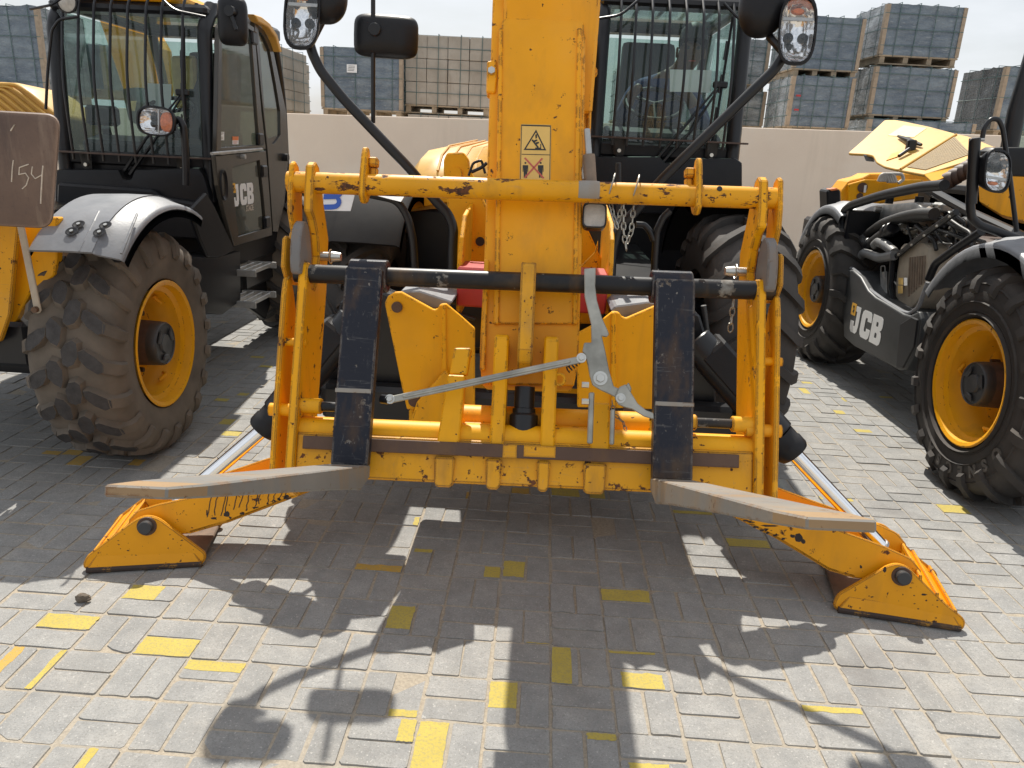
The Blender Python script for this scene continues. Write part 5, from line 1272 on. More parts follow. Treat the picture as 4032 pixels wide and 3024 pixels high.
fs = [(i * N + k, i * N + (k + 1) % N, (i + 1) * N + (k + 1) % N, (i + 1) * N + k) for i in range(4) for k in range(N) if not (i == 0 and 10 <= k <= 16)] + [[4 * N + k for k in range(N)]]
q.add(vs, fs); q.build('hair', MT['hair'], PE)
q = MB(); f0 = h0 + V((0, -.10, .02))
q.add([f0 + V((-.014, .02, -.01)), f0 + V((.014, .02, -.01)), f0 + V((0, -.012, -.012)), f0 + V((0, .016, .045))], [(0, 1, 2), (0, 2, 3), (1, 3, 2)]); q.build('nose', MT['skin'], PE)
for s in (-1, 1):
    e = h0 + V((s * .034, -.088, .055)); MB().lathe(e, -Y, [(-.01, .012), (.002, .010), (.005, .0)], 10).build('eye', MT['ink'], PE)
    e = h0 + V((s * .092, .0, .03)); MB().tube(ring(e, Y, Z, .016, .028, 10), .008, 5, closed=True).build('ear', MT['skin'], PE)
MB().box(h0 + V((0, -.093, -.028)), (.044, .008, .007)).build('mouth', MT['redink'], PE)
# plain white rectangle just inside the windscreen
MB().prism([ony(1447, 150, Yc + .12), ony(1537, 152, Yc + .12), ony(1536, 200, Yc + .12), ony(1447, 198, Yc + .12)], V((0, .004, 0))).build('white_panel', MT['paper'], TM)

# ---- stabilisers
def stab(sgn, foot_px, o2, lean, pin_px, leg_px, back_shift, sleeve, rodend, upper, fins):
    S_ = bpy.data.objects.new('stabiliser', None); COL.objects.link(S_); S_.parent = TM
    a, b = o2; S_.location = (a + b) / 2 - TM.location
    ex = (b - a); ex.z = 0; ex.normalize(); nrm = V((ex.y, -ex.x, 0))
    if nrm.y > 0: nrm = -nrm
    nl = (nrm * math.cos(lean) + Z * math.sin(lean)).normalized()     # plate leans back
    up = nl.cross(ex).normalized();  up = up if up.z > 0 else -up
    o = a + Z * .0
    F = lambda x, y, d=0.0: onp(x, y, o + nl * d, nl)
    pts = [F(x, y) for x, y in foot_px]
    for p in pts: p.z = max(p.z, .004)
    MB().prism(round_poly(pts, .045, 4), nl * -.022).build('foot_plate', MT['stabfoot'], S_, bevel=.006)
    bk2 = back_shift
    MB().prism(round_poly([p + bk2 for p in pts], .03, 3), nl * -.022).build('foot_plate', MT['stabfoot'], S_, bevel=.006)
    lo = [p for p in pts if p.z < .05]; xs = sorted(lo, key=lambda p: p.dot(ex)); e0, e1 = xs[0], xs[-1]; e0, e1 = lerp(e0, e1, .035), lerp(e1, e0, .035)
    MB().prism([V((e0.x, e0.y, .012)), V((e1.x, e1.y, .012)), V((e1.x, e1.y, .012)) + bk2, V((e0.x, e0.y, .012)) + bk2], V((0, 0, .014))).build('foot_base', MT['footbase'], S_, bevel=.004)
    # rolled lip along the bottom edge
    MB().tube([V((e0.x, e0.y, .013)) + nrm * .006, V((e1.x, e1.y, .013)) + nrm * .006], .0125, 8).build('foot_lip', MT['footedge'], S_)
    MB().prism([V((e0.x, e0.y, .018)) + nrm * .012, V((e1.x, e1.y, .018)) + nrm * .012, lerp(V((e1.x, e1.y, 0)), V((e0.x, e0.y, 0)), .08) + V((0, 0, .068)) - nrm * .012, lerp(V((e0.x, e0.y, 0)), V((e1.x, e1.y, 0)), .08) + V((0, 0, .068)) - nrm * .012], -nrm * .01).build('foot_flare', MT['stabfoot'], S_, bevel=.003)
    for f in fins:     # webs across the outer slope
        p = F(*f); MB().prism([p + up * -.005, p + up * -.05, p + bk2 + up * -.05, p + bk2 + up * -.005], ex * .012).build('foot_web', MT['stabfoot'], S_, bevel=.002)
    e_ = F(*fins[0]); g_ = F(*fins[1])
    MB().prism([e_ - up * .02, g_ - up * .02, g_ - up * .02 + bk2, e_ - up * .02 + bk2], (up * -.01)).build('foot_web', MT['stabfoot'], S_, bevel=.002)
    c = F(*pin_px); MB().cyl(c - nl * .05, c + nl * .035, .026, 22).build('foot_pin', MT['hub'], S_, bevel=.003)
    MB().lathe(c, nl, [(-.001, .038), (.004, .036), (.004, .026)], 22).build('pin_collar', MT['rust'], S_)
    lo_ = .045
    L1 = [F(x, y, -lo_) for x, y in leg_px]
    MB().prism(round_poly(L1, .012, 2), nl * -.016).build('leg_plate', MT['stableg'], S_, bevel=.004)
    L2 = [p + bk2 * .62 for p in L1]
    MB().prism(round_poly(L2, .012, 2), nl * -.016).build('leg_plate', MT['stableg'], S_, bevel=.004)
    n = len(leg_px); h_ = n // 2
    bot = L1[h_ + 1:-1]
    for p, q_ in zip(bot, bot[1:]):
        MB().prism([p, q_, q_ + bk2 * .62, p + bk2 * .62], up * .012).build('leg_floor', MT['stableg'], S_)
    # paint scraped away in streaks and flakes (wear on the leg plate)
    rs = random.Random(11 if sgn < 0 else 12); q = MB()
    def flake(x, y, sx_, sy_, k=9, d_=-lo_ + .0006):
        pts_ = []
        for j in range(k):
            a_ = 2 * math.pi * j / k; r_ = rs.uniform(.45, 1.15); pts_.append(F(x + sx_ * r_ * math.cos(a_), y + sy_ * r_ * math.sin(a_), d_))
        q.add(pts_, [list(range(k))])
    if sgn < 0:
        for j in range(13):
            x, y = 456 + 14 * j + rs.uniform(-4, 4), 1072 - 1.2 * j; yb = lerp(1122, 1080, j / 12) - rs.uniform(0, 8); pv = None
            for t in range(5):
                p = (x - 7 * t / 4 + rs.uniform(-2.2, 2.2), lerp(y, yb, t / 4))
                if pv: q.add([F(pv[0] - 1.1, pv[1], -lo_ + .0006), F(pv[0] + 1.1, pv[1], -lo_ + .0006), F(p[0] + 1.1, p[1], -lo_ + .0006), F(p[0] - 1.1, p[1], -lo_ + .0006)], [(0, 1, 2, 3)])
                pv = p
        for j in range(22): flake(lerp(480, 672, rs.random()), 0, 0, 0) if 0 else flake(*(lambda t: (lerp(484, 672, t), lerp(1124, 1060, t) - rs.uniform(0, 7)))(rs.random()), rs.uniform(2, 7), rs.uniform(1, 3.5))
        flake(462, 1120, 9, 4); flake(447, 1108, 3, 9); flake(490, 1112, 8, 8)
        for j in range(18): flake(rs.uniform(230, 420), rs.uniform(1150, 1225), rs.uniform(1, 4), rs.uniform(.6, 1.8), 7, .0006)
    else:
        for j in range(26): flake(*(lambda t: (lerp(1562, 1700, t), lerp(1104, 1176, t) - rs.uniform(1, 14)))(rs.random()), rs.uniform(2, 8), rs.uniform(1, 4))
        flake(1725, 1162, 12, 9); flake(1712, 1158, 8, 5); flake(1660, 1136, 20, 3); flake(1735, 1170, 6, 7); flake(1860, 1225, 4, 5)
        for j in range(16): flake(rs.uniform(1850, 2040), rs.uniform(1255, 1335), rs.uniform(1, 4), rs.uniform(.6, 2), 7, .0006)
        flake(1995, 1284, 8, 3.5, 6, .0006); flake(1912, 1230, 5, 7, 7, .0006)
    tag(q.build('paint_loss', MT['chip'], S_, recalc=False), kind='stuff')
    # ram
    mid = bk2 * .36
    A, B, C_, D = rodend, sleeve[0], sleeve[1], upper
    MB().cyl(A, B, .030, 26).build('ram_rod', MT['chrome'], S_)
    MB().lathe(B, (C_ - B), [(0, .030), (0, .060), (.012, .067), (.05, .067), (.055, .063), ((C_ - B).length, .063)], 24).build('ram_sleeve', MT['black'], S_)
    MB().cyl(C_, D, .070, 24).build('ram_cylinder', MT['fender'] if False else bm_, S_, bevel=.006)
    d = (D - C_).normalized(); w_ = d.cross(Y).normalized()
    MB().box(lerp(C_, D, .62) + w_ * (.03 if w_.z > 0 else -.03), ((D - C_).length * .55, .15, .12), d, Y, w_).build('ram_guard', bk, S_, bevel=.012)
    k = lerp(C_, D, .33); MB().tube([k + (w_ * math.cos(t) + Y * math.sin(t)) * .078 for t in [j * math.pi / 12 for j in range(24)]], .008, 8, closed=True).build('ram_strap', bm_, S_)
    MB().tube([A - d * .0, lerp(A, B, .02)], .034, 14).build('rod_eye', MT['silver'], S_)
    return S_
MT['stabfoot'] = paint('stabiliser_foot_paint', chips=1.0, edge=1.2, dirt=.35, big=13, col=(.78, .33, .0015)); MT['stableg'] = paint('stabiliser_leg_paint', chips=.9, edge=1.0, dirt=.35, big=9, col=(.80, .34, .0015))
MT['footedge'] = paint('worn_foot_edge', col=(.05, .035, .03), chips=.2, edge=.2, dirt=.3, chipcol=(.5, .25, .03), rust=(.4, .2, .03), rough=.7)
MT['chip'] = simple('dark_chipped_steel', (.030, .020, .016), .75, var=.4)
MT['footbase'] = simple('dirty_foot_base', (.12, .075, .05), .75, var=.4, dust=.4)
# left foot
stab(-1, [(178, 1226), (180, 1214), (187, 1200), (276, 1133), (296, 1119), (318, 1113), (342, 1119), (383, 1149), (443, 1194), (445, 1206), (436, 1222), (310, 1238), (196, 1239)], (onz(185, 1238), onz(440, 1224)), R(14), (317, 1137),
     [(275, 1126), (296, 1103), (343, 1089), (460, 1064), (560, 1030), (720, 992), (820, 985), (840, 1010), (676, 1060), (493, 1129), (410, 1153), (300, 1160)], onz(484, 1148) - onz(440, 1222) + V((-.02, .02, 0)),
     (ony(566, 930, .38), ony(600, 893, .40)), ony(385, 1085, .30), ony(765, 690, .55), [(200, 1186), (262, 1140), (232, 1163)])
stab(1, [(1800, 1312), (1804, 1296), (1812, 1283), (1918, 1222), (1938, 1217), (1962, 1224), (2040, 1302), (2080, 1333), (2087, 1345), (2082, 1360), (2070, 1366), (1940, 1346), (1812, 1322)], (onz(1808, 1322), onz(2080, 1366)), R(14), (1948, 1245),
     [(1993, 1236), (1968, 1206), (1908, 1179), (1765, 1128), (1640, 1080), (1500, 1030), (1440, 1018), (1400, 1040), (1558, 1103), (1675, 1163), (1791, 1233), (1845, 1249), (1960, 1268)], onz(1775, 1222) - onz(1806, 1318),
     (ony(1716, 980, .38), ony(1680, 940, .40)), ony(1905, 1182, .33), ony(1500, 735, .55), [(2062, 1316), (1986, 1240), (2022, 1278)])
# ================================================================== LEFT TELEHANDLER
TL = thing('telehandler', (-3.3, 2.6, 0), 'dark-cabbed telehandler at the left with muddy block-tread tyres and a brown steel bucket', 'telehandler', 'parked telehandlers')
MT['muddy_lug'] = MT['lug']
wheel('wheel', V((-2.275, 1.33, .585)), V((1, .03, 0)), .605, .43, 'block', TL, [MT['mud'], MT['lug']], rim_r=.325, n=20, seed=5, label='front wheel with caked mud between worn tread blocks', hubout=.02)
wheel('wheel', V((-2.33, 4.15, .62)), V((1, 0, 0)), .62, .43, 'lug', TL, [MT['mud'], MT['rubber']], rim_r=.325, seed=6)
fd = fender('mudguard', V((-2.19, 1.33, .585)), V((1, 0, 0)), .755, .42, 46, 118, MT['fender'], TL, lip=.03)
MT['fenderpale'] = MT['fender']
def on_guard(x, y, r_=.765):
    d = ray(x, y)
    for k in range(1200):
        p = CAM + d * (2.5 + k * .0015)
        if math.hypot(p.y - 1.33, p.z - .585) < r_: return p
for a_, b_ in (((214, 457), (172, 543)), ((296, 462), (262, 548))):
    ps_ = [on_guard(lerp(a_[0], b_[0], t), lerp(a_[1], b_[1], t)) for t in (0, .25, .5, .75, 1)]
    if all(ps_): MB().tube(ps_, .006, 6).build('mudguard_crease', MT['fender'], TL)
for px_, py_ in ((170, 485), (228, 487), (155, 500), (215, 502)):
    # bolts on flush black discs that paint the shade of their dimples
    d = ray(px_, py_); o = V((0, 1.33, .585)); t = None
    for k in range(400):
        p = CAM + d * (2.5 + k * .005)
        if math.hypot(p.y - 1.33, p.z - .585) < .775: t = p; break
    if t:
        n_ = V((0, t.y - 1.33, t.z - .585)).normalized()
        MB().lathe(t, n_, [(.002, .028), (.003, .024), (.0015, .020), (.001, .0)], 18).build('dimple_shade_disc', MT['black'], TL, recalc=False)
        MB().cyl(t, t + n_ * .007, .009, 6).build('mudguard_bolt', MT['bolt'], TL)
Yl = 2.5
xl, xr = ony(122, 300, Yl).x, ony(458, 200, Yl).x
zb, zt = ony(290, 342, Yl).z, ony(290, 14, Yl).z
bars = [ony(x, 325, Yl - .1).x for x in (160, 195, 228, 263, 298, 335, 366, 408)]
LC = cab(TL, xl, xr, Yl, zb, zt, 1.45, bars, (ony(290, 337, Yl - .13).z, ony(290, 4, Yl - .1).z), rake=.06, side_panes=False)
MB().prism([V((xl + .02, Yl + .07, zb + .02)), V((xl + .02, Yl + 1.4, zb + .02)), V((xl + .02, Yl + 1.3, zt - .02)), V((xl + .02, Yl + .14, zt - .02))], V((.006, 0, 0))).build('side_glass', MT['glass'], TL)
pipe('guard_bar', PY([(99, 236), (103, 150), (112, 65), (128, 42), (170, 36)], Yl - .12), .0085, bm_, TL)
blk('roof_cap', (xl + .12, Yl + .02, zt + .04), (xr - .22, Yl + 1.3, zt + .12), MT['yellow_clean'], TL, bevel=.03)
# cowl and black front under the windscreen
plate('cab_cowl', PY([(118, 366), (255, 366), (266, 388), (282, 388), (290, 366), (428, 362), (440, 380), (452, 420), (452, 470), (118, 470)], Yl - .10), (0, .3, 0), bk, TL, bevel=.02, seg=2)
plate('cab_cowl', PY([(122, 395), (330, 410), (345, 425), (430, 440), (446, 520), (118, 500)], Yl - .16), (0, .2, 0), bk, TL, bevel=.015)
MB().bb((xl, Yl, .75), (xr - .03, Yl + 1.5, zb)).build('cab_base', bk, TL, bevel=.03)
for pts in ([(150, 367), (200, 366), (196, 373), (146, 374)], [(300, 366), (390, 363), (388, 370), (298, 373)]): pass
# sloping wing beside the mudguard
plate('cab_wing', PX([(400, 452), (436, 415), (452, 440), (500, 540), (470, 556), (440, 556), (424, 520)], xr + .02), (.03, 0, 0), bk, TL, bevel=.01)
# door side
Xd = xr + .015
gd = MT['glassd']
pl = simple('brown_black_door', (.042, .038, .032), .22, dust=.25, dustcol=(.16, .14, .11)); MT['door'] = pl
def side_frame(name, outer, inner, th=.03, x=None, m=None, par=None):
    x = Xd if x is None else x
    o_ = PX(outer, x); i_ = PX(inner, x); n = len(o_); q = MB()
    e = V((th, 0, 0))
    q.add(o_ + i_ + [p + e for p in o_] + [p + e for p in i_], [(k, (k + 1) % n, n + (k + 1) % n, n + k) for k in range(n)] + [(2 * n + k, 3 * n + k, 3 * n + (k + 1) % n, 2 * n + (k + 1) % n) for k in range(n)] + [(k, 2 * n + k, 2 * n + (k + 1) % n, (k + 1) % n) for k in range(n)] + [(n + k, n + (k + 1) % n, 3 * n + (k + 1) % n, 3 * n + k) for k in range(n)])
    return q.build(name, m or pl, par or TL, bevel=.004)
DR = bpy.data.objects.new('door', None); COL.objects.link(DR); DR.parent = TL; DR.location = V((Xd, 3.2, 1.4)) - TL.location
side_frame('door_frame', [(458, 332), (463, 60), (476, 34), (505, 36), (540, 58), (556, 240), (566, 322)], [(468, 318), (470, 70), (480, 46), (504, 46), (533, 66), (546, 240), (552, 312)], par=DR)
side_frame('door_frame', [(455, 336), (566, 325), (574, 420), (580, 508), (497, 532), (474, 452), (462, 400)], [(492, 362), (552, 346), (560, 420), (567, 492), (506, 510), (498, 440), (494, 400)], par=DR)
MB().prism(PX([(468, 318), (470, 70), (480, 46), (504, 46), (533, 66), (546, 240), (552, 312)], Xd + .012), V((.006, 0, 0))).build('door_pane', gd, DR)
MB().prism(PX([(492, 362), (552, 346), (560, 420), (567, 492), (506, 510), (498, 440), (494, 400)], Xd + .012), V((.006, 0, 0))).build('door_pane', gd, DR)
MB().tube(PX([(457, 332), (565, 322)], Xd + .036), .010, 8).build('door_rail', MT['silver'], DR)
c = onx(521, 338, Xd + .03); MB().cyl(c, c + X * .03, .016, 12).build('door_lock', MT['silver'], DR)
c = onx(482, 400, Xd + .03); q = MB(); q.smooth = True; vs = []
for d, s in ((0, 1.0), (.012, .96), (.004, .78), (-.01, .6)): vs += ring(c + X * d, Y, Z, .050 * s, .098 * s, 24, 2.4)
q.add(vs, [(i * 24 + k, i * 24 + (k + 1) % 24, (i + 1) * 24 + (k + 1) % 24, (i + 1) * 24 + k) for i in range(3) for k in range(24)] + [[72 + k for k in range(24)]]); q.build('door_handle', bk, DR)
for x, y in ((562, 301), (570, 370), (576, 480), (548, 82)):
    c = onx(x, y, Xd + .035); MB().box(c, (.03, .10, .085)).build('door_hinge', bm_, DR, bevel=.01)
side_frame('rear_panel', [(540, 46), (562, 66), (580, 100), (597, 180), (610, 240), (616, 333), (606, 440), (592, 500), (582, 500), (570, 330), (556, 200)], [(549, 62), (561, 78), (574, 108), (588, 185), (597, 240), (598, 290), (590, 303), (582, 312), (574, 306), (567, 290), (560, 200)], m=pl)
MB().prism(PX([(549, 62), (561, 78), (574, 108), (588, 185), (597, 240), (598, 290), (590, 303), (582, 312), (574, 306), (567, 290), (560, 200)], Xd + .012), V((.006, 0, 0))).build('rear_side_pane', gd, TL)
MB().prism(PX([(574, 300), (598, 292), (606, 330), (604, 430), (592, 480), (582, 490), (576, 380)], Xd + .010), V((.01, 0, 0))).build('rear_panel_plate', pl, TL)
plate('roof_edge', PX([(530, 30), (548, 36), (566, 50), (582, 74), (593, 112), (588, 112), (578, 80), (562, 58), (540, 46)], Xd + .02), (.06, 0, 0), MT['bonnet'], TL, bevel=.006)
c = onx(612, 340, Xd + .03); MB().cyl(c, c + X * .04, .03, 12).build('rubber_stop', bm_, TL)
# stickers and mark on the door
ex, ey = Y, Z
a, b = onx(508, 446, Xd + .019), onx(557, 446, Xd + .019)
maker_mark(onx(504, 447, Xd + .0185), Y, Z, .145, DR, wid=.80, gap=.07)
put_text('printed_letter', 'STAGE', .055, onx(540, 455, Xd + .021), Y, Z, MT['chalk'], DR, bold=.001, sx=.85)
def side_sticker(x0, x1, y0, y1, parts_, x=None):
    x = (Xd + .0195) if x is None else x
    p = MB().prism(PX([(x0, y0), (x1, y0), (x1, y1), (x0, y1)], x), V((.001, 0, 0))).build('sticker', MT['white'], DR)
    for (a, b, c, d, m) in parts_:
        MB().prism(PX([(lerp(x0, x1, a), lerp(y0, y1, c)), (lerp(x0, x1, b), lerp(y0, y1, c)), (lerp(x0, x1, b), lerp(y0, y1, d)), (lerp(x0, x1, a), lerp(y0, y1, d))], x + .0012), V((.0006, 0, 0))).build('sticker_print', MT[m], p)
side_sticker(472, 484, 285, 303, [(.1, .9, .1, .18, 'ink'), (.1, .7, .3, .36, 'ink'), (.2, .8, .55, .9, 'greywire')])
side_sticker(502, 515, 295, 312, [(0, 1, 0, .48, 'orange'), (.15, .85, .65, .72, 'redink'), (.15, .7, .82, .88, 'redink')])
# black box with two steps under the door
Xs = Xd + .03
plate('side_box', PX([(400, 556), (470, 556), (520, 542), (521, 650), (482, 680), (442, 676), (412, 620)], Xs), (-.3, 0, 0), bk, TL, bevel=.015, seg=2)
MB().bb((Xs - .35, 3.0, .55), (Xs - .1, 4.4, .95)).build('sill_box', bm_, TL, bevel=.02)
for y0, y1 in ((566, 600), (634, 668)):
    a = onx(518, y1 - 6, Xs + .02); q = MB()
    st_ = bpy.data.objects.new('step', None); COL.objects.link(st_); st_.parent = TL; st_.location = a - TL.location
    for k in range(4): MB().bb((Xs - .10 + .06 * k, a.y + .02, a.z), (Xs - .085 + .06 * k, a.y + .40, a.z + .03)).build('step_bar', MT['silver'], st_, bevel=.003)
    MB().bb((Xs - .12, a.y, a.z - .01), (Xs + .13, a.y + .02, a.z + .035)).build('step_bar', MT['silver'], st_, bevel=.003); MB().bb((Xs - .12, a.y + .40, a.z - .01), (Xs + .13, a.y + .42, a.z + .035)).build('step_bar', MT['silver'], st_, bevel=.003)
plate('step_bracket', PX([(521, 545), (560, 540), (575, 560), (590, 640), (575, 690), (521, 652)], Xs - .16), (-.05, 0, 0), bm_, TL, bevel=.01)
# lamp on its arm in front of the windscreen, mirror beside the door
Ym = 2.15
pipe('lamp_arm', PY([(372, 262), (388, 258), (396, 272), (399, 300), (402, 366), (402, 400)], Ym), .021, bm_, TL, rr=.4)
headlamp('headlamp', ony(338, 262, Ym - .05), V((1, -.12, -.03)).normalized(), V((.06, .06, 1)).normalized(), .225, .155, TL, amber='right', depth=.09)
mirror('wing_mirror', ony(503, 46, 2.45), V((1, .25, 0)).normalized(), V((0, .05, 1)).normalized(), .175, .275, TL, pw=4.5)
c = ony(497, 24, 2.36); MB().cyl(c, c + V((.03, 0, -.10)), .012, 8).build('mirror_stay', bm_, TL); MB().cyl(c + V((0, -.02, 0)), c + V((0, .05, 0)), .03, 14).build('mirror_clamp', bm_, TL)
pipe('mirror_arm', [ony(500, 0, 2.42), ony(500, -60, 2.42), ony(450, -70, 2.5)], .012, bm_, TL)
q = ony(145, 4, Yl - .05); MB().lathe(q, -Y, [(-.06, .03), (-.03, .055), (.0, .066), (.01, .066), (.012, .058), (.0, .055)], 20).build('work_lamp', bm_, TL, recalc=False); MB().lathe(q, -Y, [(.004, .056), (.012, .03), (.014, 0)], 20).build('work_lamp_glass', MT['worklens'], TL, recalc=False)
# control box, pale trim and white rectangle inside
MB().box(ony(222, 250, Yl + .35), (.20, .10, .13), V((1, .2, 0)).normalized(), V((-.2, 1, 0)).normalized()).build('display_box', bk, TL, bevel=.02)
MB().tube([ony(228, 275, Yl + .4), ony(245, 345, Yl + .5)], .03, 8).build('display_stalk', bm_, TL)
MB().prism([ony(319, 180, Yl + .6), ony(370, 182, Yl + .6), ony(368, 236, Yl + .6), ony(317, 234, Yl + .6)], V((0, .004, 0))).build('white_panel', MT['paper'], TL)
plate('pale_trim', PY([(366, 120), (420, 120), (424, 200), (410, 235), (376, 235), (366, 150)], Yl + 1.2), (0, .06, 0), MT['seatpale'], TL, bevel=.02)
# raised yellow beam seen through the windscreen
plate('boom', PY([(205, 20), (262, 30), (300, 55), (326, 100), (334, 150), (330, 205), (290, 235), (272, 215), (236, 110)], 4.6), (0, .4, 0), MT['yellow_boom'], TL, bevel=.02)
plate('boom_boot', PY([(262, 190), (300, 188), (312, 200), (296, 270), (276, 262), (266, 215)], 4.5), (0, .3, 0), bk, TL, bevel=.03, seg=2)
plate('warning_sticker', PY([(279, 218), (295, 218), (291, 240), (277, 238)], 4.49), (0, .004, 0), MT['sticker'], TL)
# ribbed bonnet at the far left: sloping front skin with raised slats, top running back
front = [(-200, 172), (0, 176), (32, 178), (60, 195), (122, 248), (122, 320), (-200, 320)]
fp = PY(front, 2.75)
plate('engine_bonnet', fp, (0, .55, -.03), MT['bonnet'], TL, bevel=.03, seg=2)
for a, b in (((-80, 190), (122, 256)), ((-60, 204), (122, 268)), ((0, 185), (118, 244)), ((-80, 215), (60, 262)), ((-90, 228), (20, 268)), ((26, 183), (116, 240))):
    pass
for k in range(6):
    x0 = 34 - 15 * k; y0 = 182 + 4.5 * k
    MB().tube(arc_pts(PY([(-90, y0 - 2 + 2.5 * k), (x0, y0), (x0 + 26, y0 + 16), (x0 + 92, y0 + 70)], 2.735), 4, .4), .010, 6).build('bonnet_slat', MT['bonnet'], TL)
# chassis, axle and frame below the bucket
MB().bb((-3.75, 1.2, .55), (-2.9, 6.0, 1.2)).build('main_frame', bm_, TL, bevel=.03)
MB().bb((-4.2, 1.15, .42), (-2.45, 1.5, .72)).build('front_axle', bm_, TL, bevel=.05, seg=2)
a = ony(0, 690, .95); b = ony(82, 790, .95)
MB().bb((a.x - .8, .9, b.z), (b.x, 1.3, a.z)).build('axle_guard', bm_, TL, bevel=.02)
plate('frame_plate', PY([(43, 470), (124, 470), (122, 560), (116, 596), (98, 612), (70, 624), (17, 722), (-40, 760), (-40, 470)], .92), (0, .05, 0), yl, TL, bevel=.006)
plate('frame_plate', PY([(-60, 470), (40, 470), (20, 680), (0, 738), (-60, 760)], .84), (0, .03, 0), MT['yellow_rough'], TL, bevel=.005)
plate('link_bar', PY([(36, 490), (50, 488), (88, 672), (84, 677), (74, 677)], .80), (0, .012, 0), MT['cream'], TL, bevel=.003)
c = ony(79, 668, .80); MB().cyl(c, c - Y * .02, .014, 8).build('link_bolt', MT['rust'], TL)
# brown bucket with the chalked number
def bucketmat():
    m, nt, b = newmat('streaked_bucket_steel')
    f = tex(nt, 2.5, 6, .65); s_ = tex(nt, 7, 6, .7, 'Object', (1, 1, .14)); g = tex(nt, 60, 4, .7)
    c = mix(nt, ramp(nt, f, .3, .7), (.085, .050, .038), (.15, .095, .068))
    c = mix(nt, math_n(nt, 'MULTIPLY', ramp(nt, s_, .50, .72), .75), c, (.30, .225, .165))
    c = mix(nt, math_n(nt, 'MULTIPLY', ramp(nt, tex(nt, 11, 6, .7, 'Object', (1, 1, .2)), .56, .70), .5), c, (.05, .032, .028))
    c = mix(nt, math_n(nt, 'MULTIPLY', ramp(nt, g, .55, .7), .35), c, (.05, .032, .028))
    c = mix(nt, math_n(nt, 'MULTIPLY', edge_mask(nt, .02), .6), c, (.30, .20, .14))
    nt.links.new(c, b.inputs['Base Color']); b.inputs['Roughness'].default_value = .55; bump(nt, b, g, .25, .003); return m
MT['bucket'] = bucketmat()
Yb = .40
z0, z1, xb = ony(130, 497, Yb).z, ony(60, 243, Yb).z, ony(137, 290, Yb).x
pf = round_poly([V((ony(114, 497, Yb).x, Yb, z0)), V((xb, Yb, z1)), V((xb - 1.8, Yb, z1 + .015)), V((xb - 1.8, Yb, z0))], .06, 6)
BK = MB().prism(pf, V((-.10, .16, .0))).build('bucket', MT['bucket'], TL, bevel=.022, seg=2)
BK['label'] = 'brown steel bucket with 154 chalked on its face'
def stroke(pts, r=.0022):
    P_ = PY(pts, Yb - .001); return MB().tube(P_, [r] * len(P_), 5).build('chalk_stroke', MT['chalk'], BK)
stroke([(29, 346), (27, 360), (25, 393)]); stroke([(62, 355), (42, 362), (41, 378)]); stroke([(41, 377), (55, 374), (62, 384), (57, 400), (48, 408)]); stroke([(70, 360), (68, 376), (76, 386), (90, 378)]); stroke([(93, 358), (91, 380), (88, 440)], .0028); stroke([(23, 283), (32, 268), (24, 280)], .0022)
# ================================================================== RIGHT TELEHANDLER (bonnet open)
TR = thing('telehandler', (3.4, 2.6, 0), 'telehandler at the right with its bonnet open and engine bay exposed', 'telehandler', 'parked telehandlers')
wheel('wheel', V((2.345, 1.40, .605)), V((-1, 0, 0)), .62, .43, 'lug', TR, TYR, rim_r=.325, n=19, seed=7, hubout=.0)
wheel('wheel', V((2.44, 4.15, .62)), V((-1, 0, 0)), .64, .43, 'lug', TR, TYR, rim_r=.325, n=19, seed=8)
MT['tyreletter'] = simple('rubbed_tyre_letters', (.060, .055, .051), .6, dust=.3)
# raised lettering on the front tyre wall
c = V((2.345 - .214, 1.40, .605)); rt = .435; xm = c.x
q = MB()
for k, ch in enumerate('ASCENSO'):
    a = R(-68 - 13.5 * k)        # angle in the Y-Z plane, 0 = towards +Y
    up = V((0, math.cos(a), math.sin(a))); ex_ = V((-1, 0, 0)).cross(up) * -1
    ex_ = up.cross(V((-1, 0, 0)))
    vs, fs = text_mesh(ch, .085, .003, .004)
    put_text('raised_letter', ch, .082, c + up * rt, ex_, up, MT['tyreletter'], TR, bold=.004, depth=.006)
for rr_ in (.375, .52): MB().lathe(V((2.345, 1.40, .605)), V((-1, 0, 0)), [(.196, rr_ - .004), (.206 if rr_ < .5 else .216, rr_), (.196, rr_ + .004)], 64).build('sidewall_bead', MT['rubber'], TR, recalc=False)
fender('mudguard', V((2.40, 1.40, .605)), V((-1, 0, 0)), .75, .54, 28, 148, MT['fender'], TR, lip=.04)
fender('mudguard', V((2.50, 4.15, .62)), V((-1, 0, 0)), .74, .46, 66, 150, MT['fender'], TR, lip=.04)
Xp = 2.30
# lower side panel with the mark
out_ = [(1818, 590), (1821, 583), (1841, 583), (1858, 598), (1874, 627), (1890, 642), (1908, 652), (1951, 678), (1966, 682), (1984, 672), (1989, 690), (1981, 750), (1956, 799), (1941, 800), (1900, 777), (1844, 748), (1822, 728)]
pan = PX(out_, Xp)
SP = MB().prism(pan, V((.45, 0, 0))).build('side_panel', simple('side_panel_plastic', (.030, .033, .036), .45, dust=.22, dustcol=(.12, .12, .115)), TR, bevel=.03, seg=3)
plate('side_panel_end', PX([(1941, 795), (1956, 797), (1981, 750), (1989, 690), (1975, 684), (1950, 700)], Xp + .012), (-.02, 0, 0), bk, TR, bevel=.008)
MB().tube(arc_pts(PX([(1822, 580), (1842, 580), (1858, 594), (1876, 624), (1908, 648), (1950, 674), (1966, 678), (1984, 664), (2004, 610)], Xp + .03), 5, .3), .014, 8).build('panel_seal', MT['fender'], TR)
a, b = onx(1830, 712, Xp), onx(1916, 745, Xp)
e1 = (onx(1918, 748, Xp - .004) - onx(1832, 703, Xp - .004)); e1.x = 0
